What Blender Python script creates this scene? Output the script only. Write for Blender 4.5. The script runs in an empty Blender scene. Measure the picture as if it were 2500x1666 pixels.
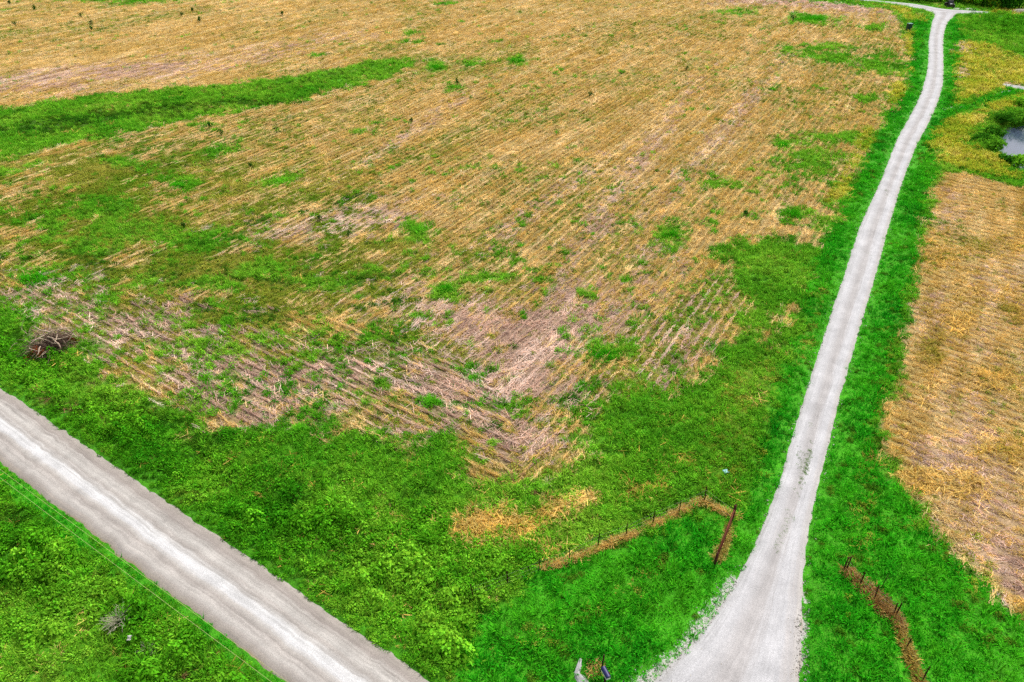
import bpy, bmesh, math, random
import numpy as np
from mathutils import Vector, Matrix

random.seed(7); rng = np.random.default_rng(11)
scene = bpy.context.scene
COL = scene.collection

# ------------------------------------------------------------------ camera, sky, sun, exposure
HC, PITCH, FPX = 36.0, math.radians(35.0), 1785.0
cam_d = bpy.data.cameras.new('camera'); cam = bpy.data.objects.new('camera', cam_d); COL.objects.link(cam)
cam.location = (0, 0, HC); cam.rotation_euler = (math.radians(90) - PITCH, 0, 0)
cam_d.sensor_width = 36; cam_d.lens = FPX / 2500 * 36; cam_d.clip_end = 6000; cam_d.clip_start = 0.5
scene.camera = cam

SUN_EL, SUN_AZ = math.radians(58), math.radians(35)      # azimuth from +Y towards +X
world = bpy.data.worlds.new('World'); scene.world = world; world.use_nodes = True
wn = world.node_tree; wn.nodes.clear()
sky = wn.nodes.new('ShaderNodeTexSky'); sky.sky_type = 'NISHITA'; sky.sun_disc = False
sky.sun_elevation = SUN_EL; sky.sun_rotation = SUN_AZ; sky.air_density = 1.0; sky.dust_density = 4.0; sky.ozone_density = 1.0
hs = wn.nodes.new('ShaderNodeHueSaturation'); hs.inputs['Saturation'].default_value = 0.30
bg = wn.nodes.new('ShaderNodeBackground'); bg.inputs['Strength'].default_value = 0.082
wo = wn.nodes.new('ShaderNodeOutputWorld')
wn.links.new(sky.outputs[0], hs.inputs['Color']); wn.links.new(hs.outputs[0], bg.inputs['Color']); wn.links.new(bg.outputs[0], wo.inputs['Surface'])
sun_d = bpy.data.lights.new('sun', 'SUN'); sun_d.energy = 1.5; sun_d.angle = math.radians(8); sun_d.color = (1.0, 0.96, 0.9)
sun = bpy.data.objects.new('sun', sun_d); COL.objects.link(sun)
sd = Vector((math.sin(SUN_AZ) * math.cos(SUN_EL), math.cos(SUN_AZ) * math.cos(SUN_EL), math.sin(SUN_EL)))
sun.rotation_euler = sd.to_track_quat('Z', 'Y').to_euler()
scene.view_settings.view_transform = 'Standard'; scene.view_settings.look = 'None'
scene.view_settings.exposure = 1.2; scene.view_settings.gamma = 1.0; scene.view_settings.use_curve_mapping = False
scene.cycles.use_denoising = False; scene.cycles.max_bounces = 5; scene.cycles.diffuse_bounces = 3; scene.cycles.transmission_bounces = 3; scene.cycles.transparent_max_bounces = 2

# ------------------------------------------------------------------ survey: photograph measurements to metres on the ground
K = 2500 / 2353.0
SP, CP = math.sin(PITCH), math.cos(PITCH)
def G(px, py, z=0.0):
    """point of the plane at height z seen at a measured photo position (2500 px wide)"""
    u = (np.asarray(px, float) - 1250) / FPX; v = (np.asarray(py, float) - 833) / FPX
    t = (HC - z) / (SP + v * CP)
    return np.stack([u * t, (CP - v * SP) * t], -1)
def D(px, py, z=0.0):                                    # the same from the 2353 px wide survey sheet
    return G(np.asarray(px, float) * K, np.asarray(py, float) * K, z)
def DL(pts): return np.array([D(x, y) for x, y in pts])

def lin(r, g, b):
    f = lambda c: (c / 255 / 12.92) if c <= 10.3 else ((c / 255 + 0.055) / 1.055) ** 2.4
    return np.array([f(r), f(g), f(b)])

# ------------------------------------------------------------------ noise
def _h(ix, iy, s):
    n = (ix.astype(np.int64) * 374761393 + iy.astype(np.int64) * 668265263 + s * 1442695041) & 0xffffffff
    n = ((n ^ (n >> 13)) * 1274126177) & 0xffffffff
    return ((n ^ (n >> 16)) & 0xffff) / 65535.0
def vnoise(x, y, s=0):
    ix, iy = np.floor(x), np.floor(y); fx, fy = x - ix, y - iy
    fx = fx * fx * (3 - 2 * fx); fy = fy * fy * (3 - 2 * fy)
    a, b, c, d = _h(ix, iy, s), _h(ix + 1, iy, s), _h(ix, iy + 1, s), _h(ix + 1, iy + 1, s)
    return (a * (1 - fx) + b * fx) * (1 - fy) + (c * (1 - fx) + d * fx) * fy
def fbm(x, y, s=0, o=4):
    v, a, t = 0, 1.0, 0
    for k in range(o):
        v = v + a * vnoise(x * 2 ** k + 17.3 * k, y * 2 ** k - 9.1 * k, s + k); t += a; a *= 0.55
    return v / t
def sstep(a, b, x):
    t = np.clip((x - a) / (b - a), 0, 1); return t * t * (3 - 2 * t)

# ------------------------------------------------------------------ lines of the place (survey sheet coordinates)
LANE_L = DL([(1400, 1640), (1501, 1568), (1541, 1528), (1594, 1476), (1637, 1417), (1675, 1361), (1712, 1299), (1736, 1247), (1749, 1206), (1774, 1150), (1788, 1120), (1809, 1035), (1843, 922), (1913, 706), (1945, 612), (1975, 518), (2028, 405), (2059, 322), (2086, 274), (2107, 235), (2119, 204), (2129, 168), (2133, 141), (2133, 94), (2142, 47), (2149, 35), (2140, 27)])
LANE_R = DL([(1845, 1680), (1845, 1568), (1845, 1493), (1849, 1409), (1846, 1353), (1852, 1280), (1860, 1224), (1880, 1120), (1904, 1035), (1929, 922), (1992, 706), (2020, 612), (2044, 518), (2079, 405), (2110, 327), (2129, 295), (2146, 259), (2159, 228), (2168, 192), (2169, 168), (2168, 96), (2170, 77), (2177, 53), (2189, 41), (2200, 30)])
FAR_U = DL([(1860, -16), (1995, -0.5), (2100, 8.4), (2144, 16), (2172, 21), (2218, 23.2), (2270, 26.8)])
FAR_D = DL([(1830, -12), (1980, 1.5), (2028, 5.6), (2076, 13), (2124, 22.5), (2150, 31), (2194, 31.5), (2261, 31), (2275, 30)])
ROAD_U = DL([(0, 889), (103, 960), (216, 1035), (340, 1120), (442, 1190), (544, 1256), (659, 1338), (802, 1437), (910, 1505), (994, 1568)])
ROAD_D = DL([(0, 1076), (163, 1198), (306, 1300), (442, 1402), (544, 1480), (656, 1562)])
ru, rd_ = ROAD_U[0], ROAD_U[-1]
RDIR = (ROAD_U[-1] - ROAD_U[0]); RDIR = RDIR / np.linalg.norm(RDIR)
RNRM = np.array([-RDIR[1], RDIR[0]])                     # to the field
RO = ROAD_U.mean(0); RW = float(np.mean((ROAD_D - RO) @ RNRM))   # negative: lower edge offset
ROW_A, HEAD_A = math.radians(59.6), math.radians(-34.0)

def polyline_dist(P, L):
    best = np.full(len(P), 1e9)
    for a, b in zip(L[:-1], L[1:]):
        ab = b - a; t = np.clip(((P - a) @ ab) / (ab @ ab + 1e-9), 0, 1)
        best = np.minimum(best, np.linalg.norm(P - a - t[:, None] * ab, axis=1))
    return best
def inside(P, L):
    r = np.zeros(len(P), bool); x, y = P[:, 0], P[:, 1]
    for (x1, y1), (x2, y2) in zip(L, np.roll(L, -1, 0)):
        c = ((y1 > y) != (y2 > y)); xi = (x2 - x1) * (y - y1) / ((y2 - y1) if abs(y2 - y1) > 1e-9 else 1e-9) + x1
        r ^= c & (x < xi)
    return r
def sdist(P, L):                                        # signed distance, positive inside
    m = np.where(inside(P, L), 1.0, -1.0)
    return m * polyline_dist(P, np.vstack([L, L[:1]]))

LANE_POLY = np.vstack([LANE_L, LANE_R[::-1]])
FAR_POLY = np.vstack([FAR_U, FAR_D[::-1]])
POND_POLY = DL([(2304, 322), (2310, 303), (2322, 292), (2345, 286), (2390, 284), (2440, 300), (2450, 345), (2400, 368), (2355, 382), (2340, 360), (2326, 345), (2312, 338)])

CLS = ['GOLD', 'STRAW', 'GRASS', 'LAWN', 'WEED', 'YELL', 'OLIVE', 'DRY', 'GMIX', 'SOIL', 'DARK']
CI = {c: i for i, c in enumerate(CLS)}

LAYERS = []; DARKS = []
def ell(cls, x, y, rx, ry, rot=0, st=1.0, soft=0.35, rough=0.55):
    c = D(x, y); a = math.radians(rot)
    e1 = (rx * math.cos(a), rx * math.sin(a)); e2 = (-ry * math.sin(a), ry * math.cos(a))
    v1 = (D(x + e1[0], y + e1[1]) - D(x - e1[0], y - e1[1])) / 2; v2 = (D(x + e2[0], y + e2[1]) - D(x - e2[0], y - e2[1])) / 2
    LAYERS.append(('e', CI[cls], c, np.linalg.inv(np.stack([v1, v2], 1)), st, soft, rough))
def pol(cls, pts, st=1.0, soft=0.8, rough=1.5):
    LAYERS.append(('p', CI[cls], DL(pts), None, st, soft, rough))

for a in [(250, 640, 200, 16, 4, .7), (120, 590, 200, 14, 0, .7), (640, 640, 160, 14, 5, .6), (520, 720, 180, 12, 8, .6), (900, 700, 160, 8, -8, .7), (640, 500, 140, 7, -14, .8), (880, 640, 140, 7, -9, .7), (1250, 930, 100, 16, 0, .6), (1150, 980, 80, 14, 0, .6)]:
    DARKS.append(a)
# residue showing through in the field
for a in [(1080, 735, 230, 55, 10, .9), (1180, 830, 200, 110, -30, .95), (1000, 800, 200, 70, 15, .5), (1110, 900, 200, 60, 0, .7), (1190, 1030, 95, 60, 0, .95), (960, 880, 200, 45, 24, .9), (830, 850, 170, 35, 22, .8), (1250, 760, 160, 70, -35, .8),
          (720, 525, 230, 38, -10, .85), (520, 510, 90, 22, -15, .6), (420, 675, 160, 22, 8, .6), (470, 905, 160, 34, 30, .8), (600, 960, 70, 20, 25, .8), (90, 720, 150, 24, 27, .8),
          (110, 185, 300, 22, -8, .75), (500, 140, 300, 22, -10, .4), (1950, 12, 170, 20, 5, .9), (1750, 0, 200, 12, 3, .7), (860, 640, 130, 40, -8, .5), (1420, 720, 140, 60, -50, .55), (1560, 800, 90, 50, -55, .5),
          (1500, 330, 170, 22, -52, .45), (1690, 270, 190, 18, -50, .45), (1250, 470, 190, 18, -36, .4), (950, 300, 180, 14, -32, .35), (1350, 560, 130, 22, -50, .45), (1020, 920, 130, 50, 20, .8), (1300, 900, 100, 40, -20, .5), (1180, 950, 90, 40, 0, .6)]:
    ell('STRAW', *a[:5], st=a[5], soft=.6, rough=.9)
# low olive cover between the stalks
for a in [(200, 450, 450, 125, -8, 1.), (420, 640, 540, 95, 0, .9), (300, 550, 450, 110, 0, .9), (60, 400, 300, 60, -8, .8), (640, 430, 200, 60, -10, .5), (350, 740, 330, 60, 12, .6), (760, 600, 220, 55, -5, .75), (560, 770, 350, 80, 15, .6), (250, 790, 250, 70, 22, .7), (1000, 160, 220, 40, -8, .5), (1860, 360, 100, 90, 0, .45),
          (1960, 150, 90, 60, 0, .4), (120, 390, 200, 40, -10, .6), (660, 700, 180, 50, 10, .6), (960, 790, 160, 40, 12, .6), (1480, 820, 160, 70, -40, .6), (1720, 640, 60, 60, 0, .6), (1620, 420, 60, 60, 0, .3), (560, 300, 260, 30, -10, .5), (830, 950, 120, 20, 20, .5), (200, 60, 300, 12, -6, .4), (1100, 290, 220, 22, -22, .35), (300, 520, 300, 60, 0, .5), (1620, 700, 110, 40, -50, .4), (1270, 1090, 120, 60, 0, .5)]:
    ell('OLIVE', *a[:5], st=a[5], soft=.7, rough=.9)
for a in DARKS: ell('DARK', *a[:5], st=a[5], soft=.7, rough=1.2)
# green growth in the field
pol('GRASS', [(-300, 300), (0, 252), (200, 226), (380, 207), (560, 193), (760, 160), (850, 142), (940, 136), (948, 150), (900, 180), (800, 203), (640, 240), (520, 268), (440, 277), (330, 303), (230, 322), (100, 345), (0, 372), (-300, 430)], soft=.8, rough=2.2)
for a in [(590, 232, 130, 14, -9, .8), (300, 262, 220, 14, -8, .75), (100, 290, 170, 14, -6, .7), (730, 180, 110, 6, -12, .6), (420, 250, 90, 8, -9, .7)]:
    ell('DARK', *a[:5], st=a[5], soft=.7, rough=1.0)
for a in [(1190, 140, 34, 7), (1000, 155, 27, 9), (1085, 145, 26, 7), (730, 130, 16, 4), (945, 77, 18, 6), (950, 100, 22, 5), (650, 415, 40, 14, -10), (415, 425, 40, 13), (75, 635, 66, 24, -8), (200, 562, 50, 18), (375, 550, 40, 19), (480, 552, 46, 19, -10),
          (280, 525, 62, 24), (225, 485, 60, 22), (100, 515, 50, 17), (300, 375, 34, 10), (90, 382, 36, 9), (30, 400, 36, 9), (520, 345, 36, 10), (610, 620, 46, 16, -8), (315, 655, 56, 15), (480, 655, 46, 13), (445, 800, 62, 22, -8), (380, 740, 40, 14), (965, 527, 30, 18),
          (1025, 663, 30, 21), (1543, 540, 30, 19), (1385, 812, 60, 32), (1820, 490, 34, 18), (1798, 332, 20, 11), (1870, 43, 48, 10), (1880, 117, 62, 13), (1905, 133, 46, 10), (2020, 150, 50, 20), (2010, 65, 22, 6), (1995, 228, 20, 8), (1905, 320, 62, 11), (1860, 378, 66, 28),
          (250, 690, 36, 13), (200, 725, 46, 19), (990, 925, 24, 14), (740, 655, 46, 14), (1120, 640, 46, 10), (1110, 935, 130, 14), (1230, 925, 60, 14), (640, 215, 60, 10), (830, 305, 20, 6), (470, 290, 30, 5), (1050, 205, 22, 5), (1030, 213, 20, 5), (300, -2, 150, 9), (1015, 10, 22, 4), (1700, 25, 40, 7), (1640, 430, 36, 16), (740, 760, 30, 10), (840, 770, 30, 10), (1460, 745, 14, 10), (540, 660, 26, 10), (180, 640, 30, 10)]:
    ell('GRASS', *a, st=1, soft=.6, rough=1.1)
for a in [(600, 860, 130, 30, 10), (560, 900, 100, 30, 20), (700, 895, 60, 20), (480, 855, 60, 20, 20), (680, 790, 60, 16, 8)]:
    ell('WEED', *a, st=.22, soft=.4, rough=3.4)
pol('GRASS', [(1655, 570), (1740, 556), (1840, 558), (1880, 578), (1880, 640), (1850, 690), (1810, 730), (1770, 790), (1750, 850), (1700, 900), (1630, 895), (1615, 850), (1660, 800), (1692, 740), (1725, 690), (1690, 650), (1668, 620)], soft=.5, rough=1.8)
for a in [(40, 436, 80, 16, -8, .95), (85, 395, 70, 8, -14, .9), (300, 600, 34, 12, 0, .9), (335, 572, 34, 10, 0, .9), (862, 590, 28, 9, 0, .9), (240, 350, 60, 7, -10, .8), (560, 460, 40, 8, -10, .7), (400, 470, 50, 8, -15, .7), (500, 500, 40, 9, -10, .6), (440, 680, 60, 10, 0, .8), (30, 540, 60, 10, 0, .6), (700, 750, 40, 14, 0, .7)]:
    ell('GOLD', *a[:5], st=a[5], soft=.6, rough=.9)
for a in [(520, 860, 380, 60, 22, .6), (200, 740, 280, 50, 22, .45), (760, 930, 160, 40, 18, .6)]: ell('STRAW', *a[:5], st=a[5], soft=.9, rough=2.2)
# verges: everything between field edge, road and lane
pol('GRASS', [(-500, 390), (-200, 560), (0, 685), (70, 738), (180, 812), (300, 880), (400, 945), (520, 998), (620, 1008), (690, 985), (760, 975), (860, 995), (960, 1015), (1060, 1000), (1100, 1040), (1130, 1085), (1200, 1098), (1260, 1075), (1330, 1005), (1380, 940), (1450, 905), (1550, 872), (1650, 862), (1720, 800), (1780, 730), (1840, 690), (1862, 600), (1870, 520), (1905, 465), (1950, 400), (1985, 330), (2030, 265), (2075, 205), (2086, 120), (2086, 62), (2070, 45), (2040, 26), (1960, 12), (1850, 0), (1800, -12), (2600, -30), (2900, 400), (2900, 1900), (-400, 1900), (-900, 1200)], soft=1.3, rough=2.4)
pol('WEED', [(-600, 520), (0, 800), (120, 880), (300, 975), (480, 1060), (640, 1150), (760, 1190), (900, 1175), (1020, 1210), (1120, 1260), (1190, 1300), (1170, 1340), (1100, 1400), (1075, 1460), (1085, 1600), (600, 1900), (-700, 1900), (-900, 1000)], st=.85, soft=1.2, rough=3)
pol('LAWN', [(1078, 1700), (1068, 1480), (1100, 1415), (1180, 1352), (1240, 1322), (1400, 1262), (1560, 1192), (1620, 1172), (1690, 1186), (1735, 1140), (1755, 1080), (1765, 1000), (1790, 900), (1850, 700), (1890, 560), (1930, 470), (1975, 380), (2000, 330), (2040, 265), (2085, 200), (2090, 60), (2110, 40), (2150, 40), (2200, 35), (2215, 110), (2200, 240), (2155, 330), (2160, 385), (2140, 450), (2118, 530), (2106, 640), (2075, 760), (2055, 880), (2025, 1010), (2045, 1070), (2085, 1150), (2135, 1215), (2225, 1310), (2360, 1425), (2600, 1600), (2600, 1900)], soft=.6, rough=1.0)
pol('LAWN', [(-500, 760), (-300, 852), (0, 1076), (163, 1198), (306, 1300), (442, 1402), (544, 1480), (656, 1562), (800, 1670), (730, 1670), (590, 1556), (435, 1428), (295, 1334), (155, 1236), (0, 1112), (-300, 895), (-500, 800)], st=.95, soft=.3, rough=.35)
for a in [(60, 1480, 200, 70, 10, .9), (150, 1550, 200, 60, 5, .8), (-60, 1380, 120, 60, 20, .6)]: ell('GRASS', *a[:5], st=a[5], soft=.6, rough=1.0)
# mown strips of duller green
for a in [(1700, 950, 40, 160, 18, .5), (2040, 900, 20, 240, 10, .35), (1350, 1420, 180, 14, -22, .12), (1420, 1350, 160, 10, -24, .1), (2170, 1270, 120, 10, 45, .2), (1870, 730, 12, 90, 17, .35)]:
    ell('OLIVE', *a[:5], st=a[5], soft=.8, rough=.8)
# dry ground by the fence line
for a in [(1160, 1205, 100, 36, 5, 1.), (1270, 1175, 80, 20, -12, .7), (1460, 1135, 46, 12, -15, .9), (1585, 1062, 14, 10, 0, .6), (1350, 1158, 60, 10, -15, .5), (900, 1190, 40, 8, 0, .4)]:
    ell('DRY', *a[:5], st=a[5], soft=.7, rough=1.0)
for a in [(170, 935, 26, 7, 20), (235, 965, 20, 6, 20), (350, 1040, 16, 6, 20), (375, 1020, 12, 5, 20), (700, 1240, 22, 8, -20), (655, 1290, 14, 6, 10), (1195, 1100, 30, 8, 0), (1250, 1135, 30, 8, 0), (110, 925, 14, 4, 20), (370, 1535, 16, 8, 0), (410, 1560, 20, 8, 0)]:
    ell('SOIL', *a, st=.6, soft=.8, rough=1.3)
# field east of the lane
E_FIELD = [(2165, 393), (2142, 450), (2122, 530), (2112, 640), (2082, 760), (2062, 880), (2032, 1010), (2052, 1070), (2092, 1150), (2142, 1215), (2232, 1310), (2353, 1415), (2600, 1600), (2900, 1400), (2900, 560), (2600, 490), (2353, 435), (2250, 409)]
pol('GOLD', E_FIELD, soft=.35, rough=.9)
for a in [(2210, 1020, 90, 60, 0, .4), (2280, 1180, 160, 60, 42, .6), (2220, 940, 80, 70, 0, .3), (2290, 700, 60, 120, 10, .25), (2320, 1320, 90, 30, 40, .7), (2190, 480, 30, 50, 15, .5), (2160, 720, 40, 60, 15, .4)]:
    ell('STRAW', *a[:5], st=a[5], soft=.7, rough=1.0)
# meadow north-east
pol('YELL', [(2204, 98), (2260, 104), (2353, 138), (2600, 170), (2600, 240), (2353, 195), (2300, 207), (2240, 222), (2200, 236), (2205, 160)], st=.9, soft=1.2, rough=1.6)
pol('YELL', [(2180, 276), (2260, 250), (2353, 214), (2600, 170), (2600, 215), (2353, 236), (2290, 262), (2245, 292), (2226, 305), (2215, 330), (2240, 345), (2290, 362), (2310, 392), (2353, 412), (2250, 398), (2156, 372), (2152, 330)], st=.95, soft=1.0, rough=1.3)
pol('LAWN', [(2150, 262), (2200, 248), (2260, 226), (2300, 208), (2330, 203), (2353, 207), (2353, 214), (2300, 230), (2240, 250), (2180, 272), (2150, 288)], st=.9, soft=.8, rough=1.0)
for a in [(2215, 112, 14, 10, 0, .8), (2213, 165, 10, 18, 0, .6), (2330, 195, 30, 6, 6, .5)]:
    ell('STRAW', *a[:5], st=a[5], soft=.7, rough=1.0)
for a in [(2290, 130, 60, 12, 6, .6), (2260, 165, 40, 8, 0, .5), (2235, 345, 30, 8, 20, .5), (2250, 380, 60, 8, 12, .4)]:
    ell('OLIVE', *a[:5], st=a[5], soft=.7, rough=1.0)
pol('WEED', [(2222, 30), (2270, 28), (2353, 34), (2700, 60), (2700, 125), (2353, 92), (2290, 70), (2250, 60)], st=.85, soft=2, rough=5)
pol('YELL', [(2270, 24), (2353, 27), (2700, 45), (2700, 56), (2353, 33), (2290, 31)], st=.8, soft=2, rough=2)
for a in [(2150, 1110, 70, 16, 10, .7), (2330, 1030, 60, 20, 0, .6), (2300, 870, 60, 24, 0, .6), (2200, 700, 36, 40, 0, .6), (2180, 590, 30, 40, 0, .5), (2280, 560, 60, 20, 0, .4), (2140, 820, 20, 60, 10, .6), (2330, 720, 40, 30, 0, .5)]:
    ell('DRY', *a[:5], st=a[5], soft=.8, rough=1.2)
for a in [(2080, 28, 26, 7, 20, .8), (2100, 40, 20, 6, 0, .5), (2087, 105, 5, 30, 0, .8), (2062, 210, 10, 26, 20, .8), (1985, 330, 12, 40, 22, .7), (1945, 405, 12, 30, 22, .7), (1925, 445, 20, 12, -30, .9)]:
    ell('YELL', *a[:5], st=a[5], soft=.7, rough=.9)
# gravel that grass grows through
pol('GMIX', [(1420, 1568), (1454, 1537), (1513, 1500), (1557, 1454), (1600, 1392), (1637, 1352), (1652, 1312), (1672, 1305), (1715, 1325), (1690, 1390), (1640, 1475), (1560, 1560), (1480, 1640), (1380, 1620)], st=.5, soft=.3, rough=.3)
for a in [ (1825, 1500, 26, 70, 0, .8), (1850, 1360, 8, 50, 0, .5), (2185, 250, 40, 6, -12, .5), (2225, 20, 20, 1.6, 2, .8), (2195, 19, 12, 1.6, 2, .8)]:
    ell('GMIX', *a[:5], st=a[5], soft=.5, rough=.7)

def cover(P):
    n = len(P); W = np.zeros((n, len(CLS))); W[:, 0] = 1
    x, y = P[:, 0], P[:, 1]
    big = fbm(x / 6, y / 6, 3) - .5; mid = fbm(x / 1.7, y / 1.7, 9) - .5; fine = fbm(x / .6, y / .6, 21, 2) - .5
    nz = (big * 1.2 + mid * 1.4 + fine * .9) * 1.45
    for k, (t, ci, a, b, st, soft, rough) in enumerate(LAYERS):
        if t == 'e':
            ext = np.abs(np.linalg.inv(b)).sum(1) * 2.2; sel = np.flatnonzero((np.abs(x - a[0]) < ext[0]) & (np.abs(y - a[1]) < ext[1]))
            if not len(sel): continue
            q = (P[sel] - a) @ b.T; r = np.sqrt((q * q).sum(1))
            m = st * sstep(-soft, soft, 1 - r + nz[sel] * rough)
        else:
            lo_, hi_ = a.min(0) - 3 * rough, a.max(0) + 3 * rough; sel = np.flatnonzero((P > lo_).all(1) & (P < hi_).all(1))
            m = st * sstep(-soft, soft, sdist(P[sel], a) + nz[sel] * rough)
        W[sel] *= (1 - m)[:, None]; W[sel, ci] += m
    if len(LAYERS) > 20:                                 # a green tinge in the stubble everywhere, stronger in places
        m = W[:, 0] * np.clip(.16 + 1.6 * (fbm(x / 11, y / 11, 151, 3) - .5), .04, .5) * .8; W[:, 0] -= m; W[:, 6] += m
    return W

SIDE_POLY = DL([(2304, 191), (2353, 198.5), (2440, 211.5), (2600, 231), (2600, 243), (2440, 221), (2353, 207), (2303, 197)])
def bare(P):                                            # 1 on the roads and in the pond
    d = sdist(P, LANE_POLY); d2 = np.maximum(sdist(P, FAR_POLY), sdist(P, SIDE_POLY)); d3 = sdist(P, POND_POLY)
    s = (P - RO) @ RNRM; d4 = np.minimum(-s, s - RW)
    return np.maximum(np.maximum(d, d2), d4), d3, d4

def height(P, brd=None):
    x, y = P[:, 0], P[:, 1]
    if brd is None: brd = bare(P)
    flat = sstep(0.0, 2.5, -brd[0])
    z = ((fbm(x / 3.5, y / 3.5, 41, 3) - .5) * .22 + (fbm(x / 22, y / 22, 43, 2) - .5) * .45 + .03) * flat
    s = (P - RO) @ RNRM
    z = z - .55 * np.exp(-((s - 3.4) / 1.5) ** 2) - .35 * np.exp(-((s - RW + 4.2) / 1.6) ** 2)      # roadside ditches
    z = z * sstep(.0, 1.2, -brd[0])
    z = z - 1.6 * sstep(-3.5, 1.0, brd[1])
    z = z - .06 * sstep(-.15, .1, brd[0])
    return z
def H1(x, y): return float(height(np.array([[x, y]], float))[0])

# ------------------------------------------------------------------ materials
def new_mat(name):
    m = bpy.data.materials.new(name); m.use_nodes = True; nt = m.node_tree
    b = nt.nodes['Principled BSDF']; b.inputs['Roughness'].default_value = .9; b.inputs['Specular IOR Level'].default_value = .15
    return m, nt, b
def N(nt, t, **k):
    n = nt.nodes.new(t)
    for a, v in k.items():
        if a in n.inputs: n.inputs[a].default_value = v
        else: setattr(n, a, v)
    return n
def plain(name, rgb, rough=.8, spec=.2, var=.25, scale=6.0, metal=0.0, bump=0.0):
    m, nt, b = new_mat(name)
    tc = N(nt, 'ShaderNodeTexCoord'); ns = N(nt, 'ShaderNodeTexNoise', Scale=scale, Detail=6.0)
    nt.links.new(tc.outputs['Object'], ns.inputs['Vector'])
    mr = N(nt, 'ShaderNodeMapRange'); mr.inputs['From Min'].default_value = .3; mr.inputs['From Max'].default_value = .7
    mr.inputs['To Min'].default_value = 1 - var; mr.inputs['To Max'].default_value = 1 + var
    nt.links.new(ns.outputs['Fac'], mr.inputs['Value'])
    mx = N(nt, 'ShaderNodeVectorMath', operation='SCALE'); mx.inputs[0].default_value = rgb
    nt.links.new(mr.outputs[0], mx.inputs['Scale']); nt.links.new(mx.outputs[0], b.inputs['Base Color'])
    b.inputs['Roughness'].default_value = rough; b.inputs['Specular IOR Level'].default_value = spec; b.inputs['Metallic'].default_value = metal
    if bump:
        bp = N(nt, 'ShaderNodeBump', Strength=bump, Distance=.03); nt.links.new(ns.outputs['Fac'], bp.inputs['Height']); nt.links.new(bp.outputs[0], b.inputs['Normal'])
    return m

def leaf_mat(name, instancer=True, rgb=None):
    """plant colour from the instance, varied blade by blade, some light passing through the blade"""
    m = bpy.data.materials.new(name); m.use_nodes = True; nt = m.node_tree; nt.nodes.clear()
    out = N(nt, 'ShaderNodeOutputMaterial')
    if instancer:
        a = N(nt, 'ShaderNodeAttribute'); a.attribute_type = 'INSTANCER'; a.attribute_name = 'tint'; c = a.outputs['Color']
    else:
        r = N(nt, 'ShaderNodeRGB'); r.outputs[0].default_value = (*rgb, 1); c = r.outputs[0]
    v = N(nt, 'ShaderNodeAttribute'); v.attribute_type = 'GEOMETRY'; v.attribute_name = 'shade'
    mx = N(nt, 'ShaderNodeVectorMath', operation='MULTIPLY'); nt.links.new(c, mx.inputs[0]); nt.links.new(v.outputs['Color'], mx.inputs[1])
    d = N(nt, 'ShaderNodeBsdfDiffuse'); t = N(nt, 'ShaderNodeBsdfTranslucent'); ms = N(nt, 'ShaderNodeMixShader', Fac=.42)
    nt.links.new(mx.outputs[0], d.inputs[0]); nt.links.new(mx.outputs[0], t.inputs[0])
    nt.links.new(d.outputs[0], ms.inputs[1]); nt.links.new(t.outputs[0], ms.inputs[2]); nt.links.new(ms.outputs[0], out.inputs[0])
    return m

# ------------------------------------------------------------------ ground
GCOL = {'GOLD': (150, 130, 82), 'STRAW': (152, 126, 108), 'GRASS': (74, 132, 22), 'LAWN': (60, 136, 20), 'WEED': (54, 116, 15), 'YELL': (135, 128, 22), 'OLIVE': (94, 100, 32), 'DRY': (140, 108, 40), 'GMIX': (212, 208, 202), 'SOIL': (92, 62, 42), 'DARK': (52, 74, 18)}
GC = np.array([lin(*GCOL[c]) * (.66 if c == 'GMIX' else 1.15) for c in CLS])
def lines(lo, hi, st, far):
    a = np.arange(lo, hi + .01, st); return np.concatenate([-np.array(far[::-1]) + 0 * lo, a, np.array(far)]) if far else a
gx = np.concatenate([[-4000, -1500, -700, -400, -290, -240], np.arange(-215, 215.1, .75), [240, 290, 400, 700, 1500, 4000]])
gy = np.concatenate([[-3000, -1000, -300, -80, -30, -5], np.arange(8, 90, .55), np.arange(90, 262, .9), [266, 280, 320, 420, 700, 1500, 5000]])
nx, ny = len(gx), len(gy)
XX, YY = np.meshgrid(gx, gy); GP = np.stack([XX.ravel(), YY.ravel()], 1)
core = (np.abs(GP[:, 0]) < 216) & (GP[:, 1] > 7) & (GP[:, 1] < 263)
gz = np.zeros(len(GP)); gw = np.zeros((len(GP), len(CLS))); gw[:, 2] = 1
brd_c = bare(GP[core]); gz[core] = height(GP[core], brd_c); gw[core] = cover(GP[core])
me = bpy.data.meshes.new('ground')
idx = np.arange(nx * ny).reshape(ny, nx)
q = np.stack([idx[:-1, :-1], idx[:-1, 1:], idx[1:, 1:], idx[1:, :-1]], -1).reshape(-1, 4)
me.vertices.add(len(GP)); me.vertices.foreach_set('co', np.column_stack([GP, gz]).astype(np.float32).ravel())
me.loops.add(q.size); me.loops.foreach_set('vertex_index', q.ravel().astype(np.int32))
me.polygons.add(len(q)); me.polygons.foreach_set('loop_start', np.arange(0, q.size, 4, dtype=np.int32))
me.update(); me.shade_smooth()
gmx = gw[:, 8].copy(); gwo = gw.copy(); gwo[:, 8] = 0; gwo[gmx > .01, 3] += gmx[gmx > .01]
a_gm = me.attributes.new('loose_gravel', 'FLOAT', 'POINT'); a_gm.data.foreach_set('value', gmx.astype(np.float32))
HEADLAND = DL([(-500, 360), (0, 600), (200, 655), (560, 700), (900, 765), (1080, 835), (1170, 930), (1190, 1100), (1000, 1300), (-600, 1200)])
hv = np.zeros(len(GP)); hv[core] = inside(GP[core], HEADLAND); a_ = me.attributes.new('headland', 'FLOAT', 'POINT'); a_.data.foreach_set('value', hv.astype(np.float32))
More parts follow.
